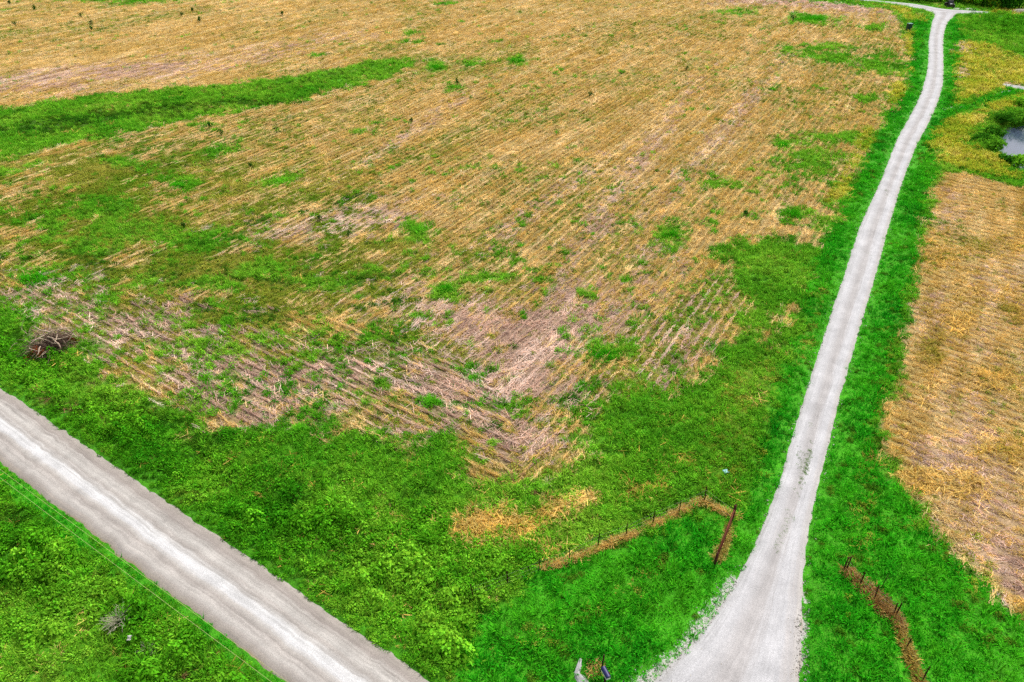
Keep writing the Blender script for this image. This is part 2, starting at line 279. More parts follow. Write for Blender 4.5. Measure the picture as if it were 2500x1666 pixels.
rs = gw[:, 0] + gw[:, 1] + .6 * gw[:, 6]; rs[core] *= ~inside(GP[core], DL(E_FIELD)); a_ = me.attributes.new('row_strength', 'FLOAT', 'POINT'); a_.data.foreach_set('value', rs.astype(np.float32))
gcol = gwo @ GC
jit = (.75 + .5 * fbm(GP[:, 0] / 1.3, GP[:, 1] / 1.3, 55, 3))[:, None]
at = me.attributes.new('cover', 'FLOAT_COLOR', 'POINT'); at.data.foreach_set('color', np.column_stack([gcol * jit, np.ones(len(GP))]).astype(np.float32).ravel())
m, nt, b = new_mat('ground_soil_and_thatch')
ca = N(nt, 'ShaderNodeAttribute', attribute_name='cover'); tc = N(nt, 'ShaderNodeTexCoord')
n1 = N(nt, 'ShaderNodeTexNoise', Scale=2.2, Detail=8.0, Roughness=.7); n2 = N(nt, 'ShaderNodeTexNoise', Scale=9.0, Detail=4.0, Roughness=.7)
nt.links.new(tc.outputs['Object'], n1.inputs['Vector']); nt.links.new(tc.outputs['Object'], n2.inputs['Vector'])
ad = N(nt, 'ShaderNodeMath', operation='ADD'); nt.links.new(n1.outputs['Fac'], ad.inputs[0]); nt.links.new(n2.outputs['Fac'], ad.inputs[1])
mr = N(nt, 'ShaderNodeMapRange'); mr.inputs['From Min'].default_value = .7; mr.inputs['From Max'].default_value = 1.3; mr.inputs['To Min'].default_value = .45; mr.inputs['To Max'].default_value = 1.5
nt.links.new(ad.outputs[0], mr.inputs['Value'])
def stripe(ang):
    dp = N(nt, 'ShaderNodeVectorMath', operation='DOT_PRODUCT'); nt.links.new(tc.outputs['Object'], dp.inputs[0]); dp.inputs[1].default_value = (-math.sin(ang) * 2 * math.pi / .82, math.cos(ang) * 2 * math.pi / .82, 0)
    wb = N(nt, 'ShaderNodeMath', operation='MULTIPLY_ADD'); wb.inputs[1].default_value = 1.3; nt.links.new(n1.outputs['Fac'], wb.inputs[0]); nt.links.new(dp.outputs['Value'], wb.inputs[2])
    sw = N(nt, 'ShaderNodeMath', operation='SUBTRACT'); sw.inputs[1].default_value = .65; nt.links.new(wb.outputs[0], sw.inputs[0])
    co = N(nt, 'ShaderNodeMath', operation='COSINE'); nt.links.new(sw.outputs[0], co.inputs[0]); return co
hd = N(nt, 'ShaderNodeAttribute', attribute_name='headland'); rw_ = N(nt, 'ShaderNodeAttribute', attribute_name='row_strength')
mh = N(nt, 'ShaderNodeMix'); nt.links.new(hd.outputs['Fac'], mh.inputs['Factor']); nt.links.new(stripe(ROW_A).outputs[0], mh.inputs[2]); nt.links.new(stripe(HEAD_A).outputs[0], mh.inputs[3])
ms_ = N(nt, 'ShaderNodeMath', operation='MULTIPLY'); nt.links.new(mh.outputs[0], ms_.inputs[0]); nt.links.new(rw_.outputs['Fac'], ms_.inputs[1])
m1_ = N(nt, 'ShaderNodeMath', operation='MULTIPLY_ADD'); m1_.inputs[1].default_value = .3; m1_.inputs[2].default_value = 1.0; nt.links.new(ms_.outputs[0], m1_.inputs[0])
m2_ = N(nt, 'ShaderNodeMath', operation='MULTIPLY'); nt.links.new(m1_.outputs[0], m2_.inputs[0]); nt.links.new(mr.outputs[0], m2_.inputs[1])
mx = N(nt, 'ShaderNodeVectorMath', operation='SCALE'); nt.links.new(ca.outputs['Color'], mx.inputs[0]); nt.links.new(m2_.outputs[0], mx.inputs['Scale'])
ag = N(nt, 'ShaderNodeAttribute', attribute_name='loose_gravel'); n3 = N(nt, 'ShaderNodeTexNoise', Scale=3.4, Detail=6.0, Roughness=.75); nt.links.new(tc.outputs['Object'], n3.inputs['Vector'])
m3 = N(nt, 'ShaderNodeMath', operation='MULTIPLY_ADD'); m3.inputs[1].default_value = 1.0; nt.links.new(n3.outputs['Fac'], m3.inputs[0]); nt.links.new(ag.outputs['Fac'], m3.inputs[2])
r3 = N(nt, 'ShaderNodeMapRange'); r3.inputs['From Min'].default_value = .93; r3.inputs['From Max'].default_value = 1.02; nt.links.new(m3.outputs[0], r3.inputs['Value'])
gz_ = N(nt, 'ShaderNodeMath', operation='GREATER_THAN'); gz_.inputs[1].default_value = .04; nt.links.new(ag.outputs['Fac'], gz_.inputs[0])
r4 = N(nt, 'ShaderNodeMath', operation='MULTIPLY'); nt.links.new(r3.outputs[0], r4.inputs[0]); nt.links.new(gz_.outputs[0], r4.inputs[1])
mg = N(nt, 'ShaderNodeMix', data_type='RGBA'); nt.links.new(r4.outputs[0], mg.inputs['Factor']); nt.links.new(mx.outputs[0], mg.inputs[6]); mg.inputs[7].default_value = (*GC[8], 1)
nt.links.new(mg.outputs[2], b.inputs['Base Color'])
bp = N(nt, 'ShaderNodeBump', Strength=.8, Distance=.12); nt.links.new(ad.outputs[0], bp.inputs['Height']); nt.links.new(bp.outputs[0], b.inputs['Normal'])
me.materials.append(m)
ground = bpy.data.objects.new('ground', me); COL.objects.link(ground); ground['kind'] = 'structure'

# ------------------------------------------------------------------ gravel roads
def resample(L, n):
    d = np.r_[0, np.cumsum(np.linalg.norm(np.diff(L, axis=0), axis=1))]; t = np.linspace(0, d[-1], n)
    return np.stack([np.interp(t, d, L[:, 0]), np.interp(t, d, L[:, 1])], 1)
def smooth(L, k=3):
    for _ in range(k): L = np.vstack([L[:1], (L[:-2] + 2 * L[1:-1] + L[2:]) / 4, L[-1:]])
    return L
def strip(name, A, B, m_, ncol, z, rag, seed, crown=0.0):
    n = len(A); t = np.linspace(0, 1, ncol)
    nrm = (B - A) / np.linalg.norm(B - A, axis=1)[:, None]
    A = A - nrm * ((fbm(A[:, 0] / .8, A[:, 1] / .8, seed, 3) - .42) * rag)[:, None]
    B = B + nrm * ((fbm(B[:, 0] / .8, B[:, 1] / .8, seed + 9, 3) - .42) * rag)[:, None]
    V = A[:, None] * (1 - t)[None, :, None] + B[:, None] * t[None, :, None]
    P = V.reshape(-1, 2); T = np.tile(t, n); al = np.repeat(np.r_[0, np.cumsum(np.linalg.norm(np.diff((A + B) / 2, axis=0), axis=1))], ncol)
    zz = z + crown * (1 - (2 * T - 1) ** 2) + (fbm(P[:, 0] / 1.5, P[:, 1] / 1.5, seed + 3, 3) - .5) * .03
    zz = np.where((T == 0) | (T == 1), -.06, zz)
    me = bpy.data.meshes.new(name); ix = np.arange(n * ncol).reshape(n, ncol)
    q = np.stack([ix[:-1, :-1], ix[:-1, 1:], ix[1:, 1:], ix[1:, :-1]], -1).reshape(-1, 4)
    me.from_pydata(np.column_stack([P, zz]).tolist(), [], q.tolist()); me.update()
    if me.polygons[0].normal.z < 0: me.flip_normals()
    me.shade_smooth()
    a = me.attributes.new('across', 'FLOAT', 'POINT'); a.data.foreach_set('value', T.astype(np.float32))
    a = me.attributes.new('along', 'FLOAT', 'POINT'); a.data.foreach_set('value', al.astype(np.float32))
    me.materials.append(m_); o = bpy.data.objects.new(name, me); COL.objects.link(o); o['kind'] = 'structure'; return o

def gravel_mat(name, stops, streak, base_gain=1.0, spots=0.0, offs=.04):
    m, nt, b = new_mat(name)
    ac = N(nt, 'ShaderNodeAttribute', attribute_name='across'); al = N(nt, 'ShaderNodeAttribute', attribute_name='along'); tc = N(nt, 'ShaderNodeTexCoord')
    cb = N(nt, 'ShaderNodeCombineXYZ'); nt.links.new(ac.outputs['Fac'], cb.inputs[0]); nt.links.new(al.outputs['Fac'], cb.inputs[1])
    mp = N(nt, 'ShaderNodeMapping'); mp.inputs['Scale'].default_value = (24, .22, 1); nt.links.new(cb.outputs[0], mp.inputs[0])
    st = N(nt, 'ShaderNodeTexNoise', Scale=1.0, Detail=5.0, Roughness=.6); nt.links.new(mp.outputs[0], st.inputs['Vector'])
    # wheel tracks wander a little
    ma = N(nt, 'ShaderNodeMath', operation='MULTIPLY_ADD'); ma.inputs[1].default_value = offs * 4; nt.links.new(st.outputs['Fac'], ma.inputs[0]); nt.links.new(ac.outputs['Fac'], ma.inputs[2])
    sb = N(nt, 'ShaderNodeMath', operation='SUBTRACT'); sb.inputs[1].default_value = offs * 2; nt.links.new(ma.outputs[0], sb.inputs[0])
    cr = N(nt, 'ShaderNodeValToRGB'); e = cr.color_ramp.elements
    while len(e) < len(stops): e.new(.5)
    for k, (p, c) in enumerate(stops): e[k].position = p; e[k].color = (*(lin(*c) * np.array([.655, .66, .675])), 1)
    nt.links.new(sb.outputs[0], cr.inputs[0])
    g1 = N(nt, 'ShaderNodeTexNoise', Scale=14.0, Detail=6.0, Roughness=.75); nt.links.new(tc.outputs['Object'], g1.inputs['Vector'])
    g2 = N(nt, 'ShaderNodeTexNoise', Scale=.55, Detail=5.0, Roughness=.65); nt.links.new(tc.outputs['Object'], g2.inputs['Vector'])
    def rng_(node, lo, hi, a=.3, c=.7):
        r = N(nt, 'ShaderNodeMapRange'); r.inputs['From Min'].default_value = a; r.inputs['From Max'].default_value = c; r.inputs['To Min'].default_value = lo; r.inputs['To Max'].default_value = hi
        nt.links.new(node.outputs['Fac'], r.inputs['Value']); return r
    r1, r2, r3 = rng_(g1, .72, 1.2), rng_(g2, .8, 1.1), rng_(st, 1 - streak, 1 + streak)
    p1 = N(nt, 'ShaderNodeMath', operation='MULTIPLY'); nt.links.new(r1.outputs[0], p1.inputs[0]); nt.links.new(r2.outputs[0], p1.inputs[1])
    p2 = N(nt, 'ShaderNodeMath', operation='MULTIPLY'); nt.links.new(p1.outputs[0], p2.inputs[0]); nt.links.new(r3.outputs[0], p2.inputs[1])
    sc = N(nt, 'ShaderNodeVectorMath', operation='SCALE'); nt.links.new(cr.outputs[0], sc.inputs[0]); nt.links.new(p2.outputs[0], sc.inputs['Scale'])
    nt.links.new(sc.outputs[0], b.inputs['Base Color'])
    bp = N(nt, 'ShaderNodeBump', Strength=.5, Distance=.03); nt.links.new(g1.outputs['Fac'], bp.inputs['Height']); nt.links.new(bp.outputs[0], b.inputs['Normal'])
    return m
m_road = gravel_mat('public_road_gravel', [(0, (188, 182, 170)), (.05, (178, 168, 158)), (.16, (172, 162, 154)), (.22, (190, 183, 175)), (.31, (206, 200, 192)), (.37, (188, 180, 172)), (.44, (204, 199, 193)), (.49, (226, 224, 221)), (.58, (228, 226, 224)), (.64, (202, 195, 187)), (.69, (184, 175, 167)), (.75, (200, 192, 184)), (.82, (206, 199, 191)), (.88, (184, 175, 167)), (.96, (176, 164, 152)), (1.0, (168, 150, 124))], .16, offs=.045)
m_lane = gravel_mat('lane_gravel', [(0, (196, 192, 186)), (.10, (206, 204, 203)), (.24, (214, 212, 212)), (.34, (206, 203, 202)), (.46, (194, 189, 186)), (.56, (198, 193, 190)), (.66, (212, 210, 210)), (.80, (213, 211, 211)), (.90, (202, 196, 192)), (.96, (206, 200, 194)), (1, (196, 184, 168))], .10, offs=.06)
t = np.arange(-140, 75, .35)
A = RO + t[:, None] * RDIR; B = A + RW * RNRM
strip('public_gravel_road', A, B, m_road, 15, .03, .38, 5, crown=.10)
nl = 420
strip('gravel_lane', resample(smooth(resample(LANE_L, 90), 2), nl), resample(smooth(resample(LANE_R, 90), 2), nl), m_lane, 11, .012, .26, 15, crown=.05)
strip('far_gravel_road', resample(smooth(resample(FAR_U, 40), 2), 200), resample(smooth(resample(FAR_D, 40), 2), 200), m_lane, 7, .008, .5, 25, crown=.03)

st_u = DL([(2304, 191.5), (2330, 195), (2353, 199), (2440, 212), (2600, 232)]); st_d = DL([(2303, 196.5), (2330, 201.5), (2353, 206), (2440, 220), (2600, 242)])
strip('side_track', resample(st_u, 90), resample(st_d, 90), m_lane, 5, .05, .4, 35, crown=.03)
st_u = DL([(2283, 218), (2300, 211), (2312, 208.5), (2321, 208)]); st_d = DL([(2284, 220), (2303, 214.5), (2316, 213), (2324, 211.5)])
strip('side_track_patch', resample(st_u, 30), resample(st_d, 30), m_lane, 5, .05, .5, 45, crown=.03)

pc = np.array([G(1380 + a_ / 13.07, 1560 + b_ / 13.07) for a_, b_ in [(490, 650), (450, 790), (410, 930), (370, 1040), (410, 1150), (520, 1250), (600, 1340), (620, 1500)]]); pc = resample(pc, 40)
pn = np.gradient(pc, axis=0); pn = np.stack([-pn[:, 1], pn[:, 0]], 1) / np.linalg.norm(pn, axis=1)[:, None]; pw = np.interp(np.arange(40), [0, 8, 20, 28, 39], [.04, .09, .12, .22, .3])[:, None]
gp_ = strip('gravel_patch', pc - pn * pw, pc + pn * pw, m_lane, 5, .07, .16, 55)
gv = np.array([v_.co[:] for v_ in gp_.data.vertices]); gz2 = height(gv[:, :2])
for v_, h_ in zip(gp_.data.vertices, gz2): v_.co.z = h_ + (.08 if v_.co.z > 0 else .02)

# ------------------------------------------------------------------ pond
bm = bmesh.new(); bm.faces.new([bm.verts.new((x, y, -.75)) for x, y in resample(smooth(resample(np.vstack([POND_POLY, POND_POLY[:1]]) * 1.0, 60), 2), 60)[:-1]])
bmesh.ops.scale(bm, vec=(1.25, 1.25, 1), verts=bm.verts, space=Matrix.Translation(-Vector((*POND_POLY.mean(0), 0))))
me = bpy.data.meshes.new('pond_water'); bm.normal_update()
if list(bm.faces)[0].normal.z < 0: bmesh.ops.reverse_faces(bm, faces=bm.faces)
bm.to_mesh(me); bm.free()
m, nt, b = new_mat('pond_water'); b.inputs['Base Color'].default_value = (*lin(62, 72, 92), 1); b.inputs['Roughness'].default_value = .12; b.inputs['Specular IOR Level'].default_value = .6
tc = N(nt, 'ShaderNodeTexCoord'); ns = N(nt, 'ShaderNodeTexNoise', Scale=1.6, Detail=3.0); nt.links.new(tc.outputs['Object'], ns.inputs['Vector'])
bp = N(nt, 'ShaderNodeBump', Strength=.12, Distance=.1); nt.links.new(ns.outputs['Fac'], bp.inputs['Height']); nt.links.new(bp.outputs[0], b.inputs['Normal'])
me.materials.append(m); o = bpy.data.objects.new('pond_water', me); COL.objects.link(o); o['kind'] = 'structure'

# ------------------------------------------------------------------ plant pieces used by the ground cover
class MB:
    def __init__(s): s.v = []; s.f = []; s.c = []
    def face(s, pts, sh):
        k = len(s.v); s.v += [tuple(p) for p in pts]; s.f.append(tuple(range(k, k + len(pts)))); s.c += [sh] * len(pts)
    def mesh(s, name, mat):
        me = bpy.data.meshes.new(name); me.from_pydata(s.v, [], s.f); me.update()
        a = me.attributes.new('shade', 'FLOAT_COLOR', 'POINT'); a.data.foreach_set('color', np.array([(*c, 1) for c in s.c], np.float32).ravel())
        me.materials.append(mat); return me
def sh(lo, hi, hue=.12):
    v = random.uniform(lo, hi); w = random.uniform(-hue, hue); return (v * (1 + w), v, v * (1 - w))
def blade(mb, p, az, ln, w, lean, s, droop=.5):
    d = Vector((math.cos(az), math.sin(az), 0)); n = Vector((-d.y, d.x, 0)) * w * .5; p = Vector(p)
    m_ = p + d * ln * .5 * math.sin(lean) + Vector((0, 0, ln * .55 * math.cos(lean)))
    e = m_ + d * ln * .5 * math.sin(lean + droop) + Vector((0, 0, ln * .5 * math.cos(lean + droop)))
    mb.face([p - n * .8, p + n * .8, m_ + n, m_ - n], s); mb.face([m_ - n, m_ + n, e], s)
def leaf(mb, p, nrm, ln, w, s):
    nrm = Vector(nrm).normalized(); a = nrm.orthogonal().normalized(); a.rotate(Matrix.Rotation(random.uniform(0, 6.28), 3, nrm)); c = nrm.cross(a); p = Vector(p)
    mb.face([p - a * ln * .5, p + c * w * .5, p + a * ln * .5, p - c * w * .5], s)
def stick(mb, p, az, el, ln, w, s):
    d = Vector((math.cos(az) * math.cos(el), math.sin(az) * math.cos(el), math.sin(el))); p = Vector(p); e = p + d * ln
    n = d.cross(Vector((0, 0, 1))); n = n.normalized() * w * .5 if n.length > .05 else Vector((w * .5, 0, 0)); u = n.cross(d).normalized() * w * .35
    mb.face([p - n, e - n * .8, e + u, p + u], s); mb.face([p + u, e + u, e + n * .8, p + n], s)

def p_grass(mb, n, R, l0, l1, w, lean=.5, lo=.6, hi=1.35):
    for _ in range(n):
        a = random.uniform(0, 6.28); r = R * math.sqrt(random.random()); blade(mb, (r * math.cos(a), r * math.sin(a), -.03), a + random.gauss(0, .8), random.uniform(l0, l1), w * random.uniform(.7, 1.3), abs(random.gauss(lean, .25)), sh(lo, hi))
def p_weed(mb, n, R, h, ll):
    for _ in range(n):
        a = random.uniform(0, 6.28); r = R * math.sqrt(random.random()); z = h * (1 - (r / R) ** 2) * random.uniform(.45, 1.05) + .03
        leaf(mb, (r * math.cos(a), r * math.sin(a), z), (math.cos(a) * r / R * .9 + random.gauss(0, .35), math.sin(a) * r / R * .9 + random.gauss(0, .35), 1), ll * random.uniform(.7, 1.3), ll * .6, sh(.55, 1.4))
    for _ in range(5): a = random.uniform(0, 6.28); stick(mb, (0, 0, 0), a, random.uniform(.8, 1.4), h * .9, .02, sh(.4, .7))
def p_stubble(mb, n, R):
    for _ in range(n):
        x, y = random.gauss(0, R * 1.2), random.gauss(0, R * .45); stick(mb, (x, y, -.02), random.uniform(0, 6.28), random.uniform(.75, 1.45), random.uniform(.18, .42), random.uniform(.025, .05), sh(.65, 1.35, .06))
    for _ in range(n // 2):
        x, y = random.gauss(0, R * 1.3), random.gauss(0, R * .8); stick(mb, (x, y, random.uniform(.02, .08)), random.uniform(0, 6.28), random.uniform(-.05, .25), random.uniform(.2, .5), random.uniform(.03, .06), sh(.6, 1.35, .06))
def p_straw(mb, n, R, spread):
    for _ in range(n):
        x, y = random.gauss(0, R), random.gauss(0, R * .6); az = random.gauss(0, spread) + (math.pi if random.random() < .5 else 0); ln = random.uniform(.35, .95)
        stick(mb, (x - math.cos(az) * ln / 2, y - math.sin(az) * ln / 2, random.uniform(.02, .12)), az, random.gauss(0, .08), ln, random.uniform(.03, .06), sh(.55, 1.45, .05))
def p_row(mb, n):
    for _ in range(n):
        x, y = random.gauss(0, .45), random.gauss(0, .06); az = random.gauss(0, .22) + (math.pi if random.random() < .5 else 0); ln = random.uniform(.3, .8)
        stick(mb, (x - math.cos(az) * ln / 2, y - math.sin(az) * ln / 2, random.uniform(.05, .22)), az, random.gauss(0, .12), ln, random.uniform(.03, .05), sh(.85, 1.2, .05))
    for _ in range(n // 2): stick(mb, (random.gauss(0, .45), random.gauss(0, .04), 0), random.uniform(0, 6.28), random.uniform(.9, 1.45), random.uniform(.15, .32), .03, sh(.85, 1.2, .05))
M_LEAF = leaf_mat('ground_plants')
PROTO = {}
def proto(name, fn, *a):
    mb = MB(); fn(mb, *a); o = bpy.data.objects.new('piece_' + name, mb.mesh('piece_' + name, M_LEAF)); PROTO[name] = o
for k in 'ab':
    proto('grass_' + k, p_grass, 18, .24, .28, .55, .045, .5)
    proto('lawn_' + k, p_grass, 22, .34, .10, .22, .05, .8, .65, 1.25)
    proto('weed_' + k, p_weed, 38, .32, .36, .125); proto('bush_' + k, p_weed, 80, .55, .85, .17)
    proto('stubble_' + k, p_stubble, 14, .22)
    proto('straw_' + k, p_straw, 11, .32, .45)
proto('row_a', p_row, 12); proto('row_b', p_row, 10); proto('stubble_c', lambda mb: [stick(mb, (random.gauss(0, .4), random.gauss(0, .07), -.02), random.uniform(0, 6.28), random.uniform(.8, 1.45), random.uniform(.2, .42), random.uniform(.03, .05), sh(.85, 1.2, .06)) for _ in range(16)]); proto('mess_a', p_straw, 11, .30, 1.6); proto('mess_b', p_straw, 9, .34, 1.6)
proto('dry_a', p_grass, 16, .26, .25, .5, .045, .9); proto('dry_b', p_grass, 14, .22, .3, .6, .04, .7)
bmp = bmesh.new(); bmesh.ops.create_icosphere(bmp, subdivisions=1, radius=.06)
for v_ in bmp.verts: v_.co *= random.uniform(.7, 1.2); v_.co.z *= .6
mbs = MB()
for f_ in bmp.faces: mbs.face([v_.co[:] for v_ in f_.verts], sh(.85, 1.1, .02))
bmp.free(); PROTO['stone'] = bpy.data.objects.new('piece_stone', mbs.mesh('piece_stone', M_LEAF))

def scatter(name, label, P, Z, rot, scl, tint, var, names):
    me = bpy.data.meshes.new(name); n = len(P); me.vertices.add(n)
    me.vertices.foreach_set('co', np.column_stack([P, Z]).astype(np.float32).ravel())
    for an, ty, fld, d in (('rot', 'FLOAT_VECTOR', 'vector', rot), ('scl', 'FLOAT_VECTOR', 'vector', scl), ('tint', 'FLOAT_COLOR', 'color', np.column_stack([tint, np.ones(n)]))):
        a = me.attributes.new(an, ty, 'POINT'); a.data.foreach_set(fld, np.ascontiguousarray(d, np.float32).ravel())
    a = me.attributes.new('var', 'INT', 'POINT'); a.data.foreach_set('value', var.astype(np.int32))
    o = bpy.data.objects.new(name, me); COL.objects.link(o); o['kind'] = 'stuff'; o['label'] = label[0]; o['category'] = label[1]
    ng = bpy.data.node_groups.new(name + '_spread', 'GeometryNodeTree')
    ng.interface.new_socket('Geometry', in_out='INPUT', socket_type='NodeSocketGeometry'); ng.interface.new_socket('Geometry', in_out='OUTPUT', socket_type='NodeSocketGeometry')
    gi, go = ng.nodes.new('NodeGroupInput'), ng.nodes.new('NodeGroupOutput'); jn = ng.nodes.new('GeometryNodeJoinGeometry')
    def na(t_, nm):
        k = ng.nodes.new('GeometryNodeInputNamedAttribute'); k.data_type = t_; k.inputs['Name'].default_value = nm; return [s for s in k.outputs if s.enabled][0]
    r_, s_, v_ = na('FLOAT_VECTOR', 'rot'), na('FLOAT_VECTOR', 'scl'), na('INT', 'var')
    for k, pn in enumerate(names):
        oi = ng.nodes.new('GeometryNodeObjectInfo'); oi.inputs['Object'].default_value = PROTO[pn]; oi.inputs['As Instance'].default_value = True
        cmp_ = ng.nodes.new('FunctionNodeCompare'); cmp_.data_type = 'INT'; cmp_.operation = 'EQUAL'
        ia = [s for s in cmp_.inputs if s.enabled]; ng.links.new(v_, ia[0]); ia[1].default_value = k
        ip = ng.nodes.new('GeometryNodeInstanceOnPoints'); ng.links.new(gi.outputs[0], ip.inputs['Points']); ng.links.new(cmp_.outputs[0], ip.inputs['Selection'])
        ng.links.new(oi.outputs['Geometry'], ip.inputs['Instance']); ng.links.new(r_, ip.inputs['Rotation']); ng.links.new(s_, ip.inputs['Scale']); ng.links.new(ip.outputs[0], jn.inputs[0])
    ng.links.new(jn.outputs[0], go.inputs[0])
    md = o.modifiers.new('spread', 'NODES'); md.node_group = ng
    return o

# ------------------------------------------------------------------ ground cover
DENS = 1.8
bands = [(12, 40, 11), (40, 60, 10), (60, 90, 9), (90, 130, 5.6), (130, 180, 3.2), (180, 245, 1.7)]
pts = []
for y0, y1, dn in bands:
    hw = .573 * y1 + 24; n = int((y1 - y0) * 2 * hw * dn * DENS)
    p = np.column_stack([rng.uniform(-hw, hw, n), rng.uniform(y0, y1, n)])
    pts.append(p[np.abs(p[:, 0]) < .573 * p[:, 1] + 23])
SPT = np.vstack(pts)
# set the stalks along the drilled rows
def snap(P, ang, sp, amt):
    d = np.array([-math.sin(ang), math.cos(ang)]); s = P @ d; k = np.round(s / sp) * sp; return P + ((k - s) * amt)[:, None] * d
W0 = cover(SPT); crop = (W0[:, 0] + W0[:, 1] + W0[:, 6]) > .45
head = inside(SPT, HEADLAND); Em = inside(SPT, DL(E_FIELD))
near = SPT[:, 1] < 150
LAYERS_ALL = LAYERS; LAYERS = []
for a in [(1580, 780, 170, 90, -45, .75), (1380, 700, 140, 60, -45, .35), (230, 800, 420, 50, 27, .7), (700, 860, 300, 60, 22, .6), (900, 940, 160, 40, 20, .4)]: ell('STRAW', *a[:5], st=a[5], soft=.5, rough=.5)
RZ = cover(SPT)[:, 1]; LAYERS = LAYERS_ALL
inrow = rng.random(len(SPT)) < .55
near = SPT[:, 1] < 215
rz_on = (rng.random(len(SPT)) < RZ) & crop & ~Em
jm = np.where(rz_on & inrow, rng.uniform(.88, 1.02, len(SPT)), np.where(rz_on, -.35, np.where(inrow, rng.uniform(.72, 1.05, len(SPT)), rng.uniform(-.4, .3, len(SPT)))))
S1 = snap(SPT, ROW_A, .82, jm); S2 = snap(SPT, HEAD_A, .82, jm)
e0, e1 = D(2165, 393), D(2353, 435); E_A = math.atan2(e1[1] - e0[1], e1[0] - e0[0])
S3 = snap(SPT, E_A, .95, rng.uniform(.1, .85, len(SPT))); ee = Em & crop; SPT[ee] = S3[ee]
u = crop & near & ~Em
SPT[u & ~head] = S1[u & ~head]; SPT[u & head] = S2[u & head]
W = cover(SPT)
k_ = rz_on & inrow; W[k_] = 0; W[k_, 1] = 1
k_ = rz_on & ~inrow; W[k_] *= .45; W[k_, 6] += .35; W[k_, 2] += .2
spk = fbm(SPT[:, 0] / 1.1, SPT[:, 1] / 1.1, 101, 3); spk2 = fbm(SPT[:, 0] / 9, SPT[:, 1] / 9, 105, 3)
sp_m = sstep(.69, .75, spk + .34 * (spk2 - .5) + np.where(head, .045, 0) + .03 * W[:, 6] - .085 * sstep(60, 110, SPT[:, 1])) * (W[:, 0] + W[:, 1] + W[:, 6] > .3) * ~Em      # single seedlings and small clumps
W *= (1 - sp_m)[:, None]; W[:, 2] += sp_m
shade_specks = sstep(.66, .72, fbm(SPT[:, 0] / 1.0, SPT[:, 1] / .55, 181, 3) + .1 * (spk2 - .5)) * (W[:, 3] > .5)  # dark-tinted specks paint shadow streaks across the mown grass
W *= (1 - shade_specks)[:, None]; W[:, 10] += shade_specks
vg = sstep(.57, .70, fbm(SPT[:, 0] / 2.4, SPT[:, 1] / 1.6, 191, 4)) * (W[:, 4] + .6 * W[:, 2] > .5) * .75      # random darker patches among the verge plants
W *= (1 - vg)[:, None]; W[:, 10] += vg
sm = (rng.random(len(SPT)) < .025) * (W[:, 4] + W[:, 2] > .5); W[sm > 0] = 0; W[sm > 0, 7] = 1                          # single dead stems
B3 = bare(SPT); SZ = height(SPT, B3)
x, y = SPT[:, 0], SPT[:, 1]
FR_L = np.array([G(1200 + a_ / 3.0386, 1150 + b_ / 3.0386) for a_, b_ in [(360, 740), (400, 730), (520, 700), (620, 665), (740, 610), (840, 570), (960, 520), (1040, 490), (1150, 430), (1260, 385), (1340, 340), (1430, 290), (1520, 260), (1570, 235), (1640, 280), (1740, 320), (1830, 350)]])
FR_R = np.array([G(*p) for p in [(2066, 1398), (2095, 1422), (2128, 1455), (2158, 1486), (2183, 1512), (2196, 1535), (2212, 1580), (2228, 1625), (2245, 1670), (2270, 1730)]])
FR_G = np.array([G(*p) for p in [(1740, 1355), (1752, 1368), (1765, 1340), (1778, 1310), (1782, 1290)]])
fr_d = np.minimum(np.minimum(polyline_dist(SPT, FR_L) - .12, polyline_dist(SPT, FR_G) - .18), np.minimum(polyline_dist(SPT, FR_R[:5]) - .16, polyline_dist(SPT, FR_R[4:]) - .1))
free = (polyline_dist(SPT, pc) > .22) & (fr_d > rng.normal(0, .08, len(SPT))) & (B3[0] < rng.normal(-.10, .12, len(SPT))) & (B3[1] < -.3)
Wc = np.cumsum(W, 1); cl = (rng.random(len(SPT))[:, None] > Wc).sum(1).clip(0, len(CLS) - 1)
ca_, sa_ = math.cos(ROW_A), math.sin(ROW_A)
al_, ac_ = x * ca_ + y * sa_, -x * sa_ + y * ca_
hal, hac = x * math.cos(HEAD_A) + y * math.sin(HEAD_A), -x * math.sin(HEAD_A) + y * math.cos(HEAD_A)
streak = np.where(head, fbm(hal / 7, hac / .8, 71, 3), fbm(al_ / 9, ac_ / .8, 73, 3))
patch = fbm(x / 5, y / 5, 77, 4); fine_ = fbm(x / 1.2, y / 1.2, 79, 3); wide = fbm(x / 25, y / 25, 81, 3)
far_s = np.clip(y / 75, .9, 2.4) ** .55
edge_s = .62 + .38 * sstep(.1, 1.8, -B3[0])
mowd = fbm((x * .5 + y * .2) / .9, (y * .8 - x * .25) / 2.4, 91, 3)

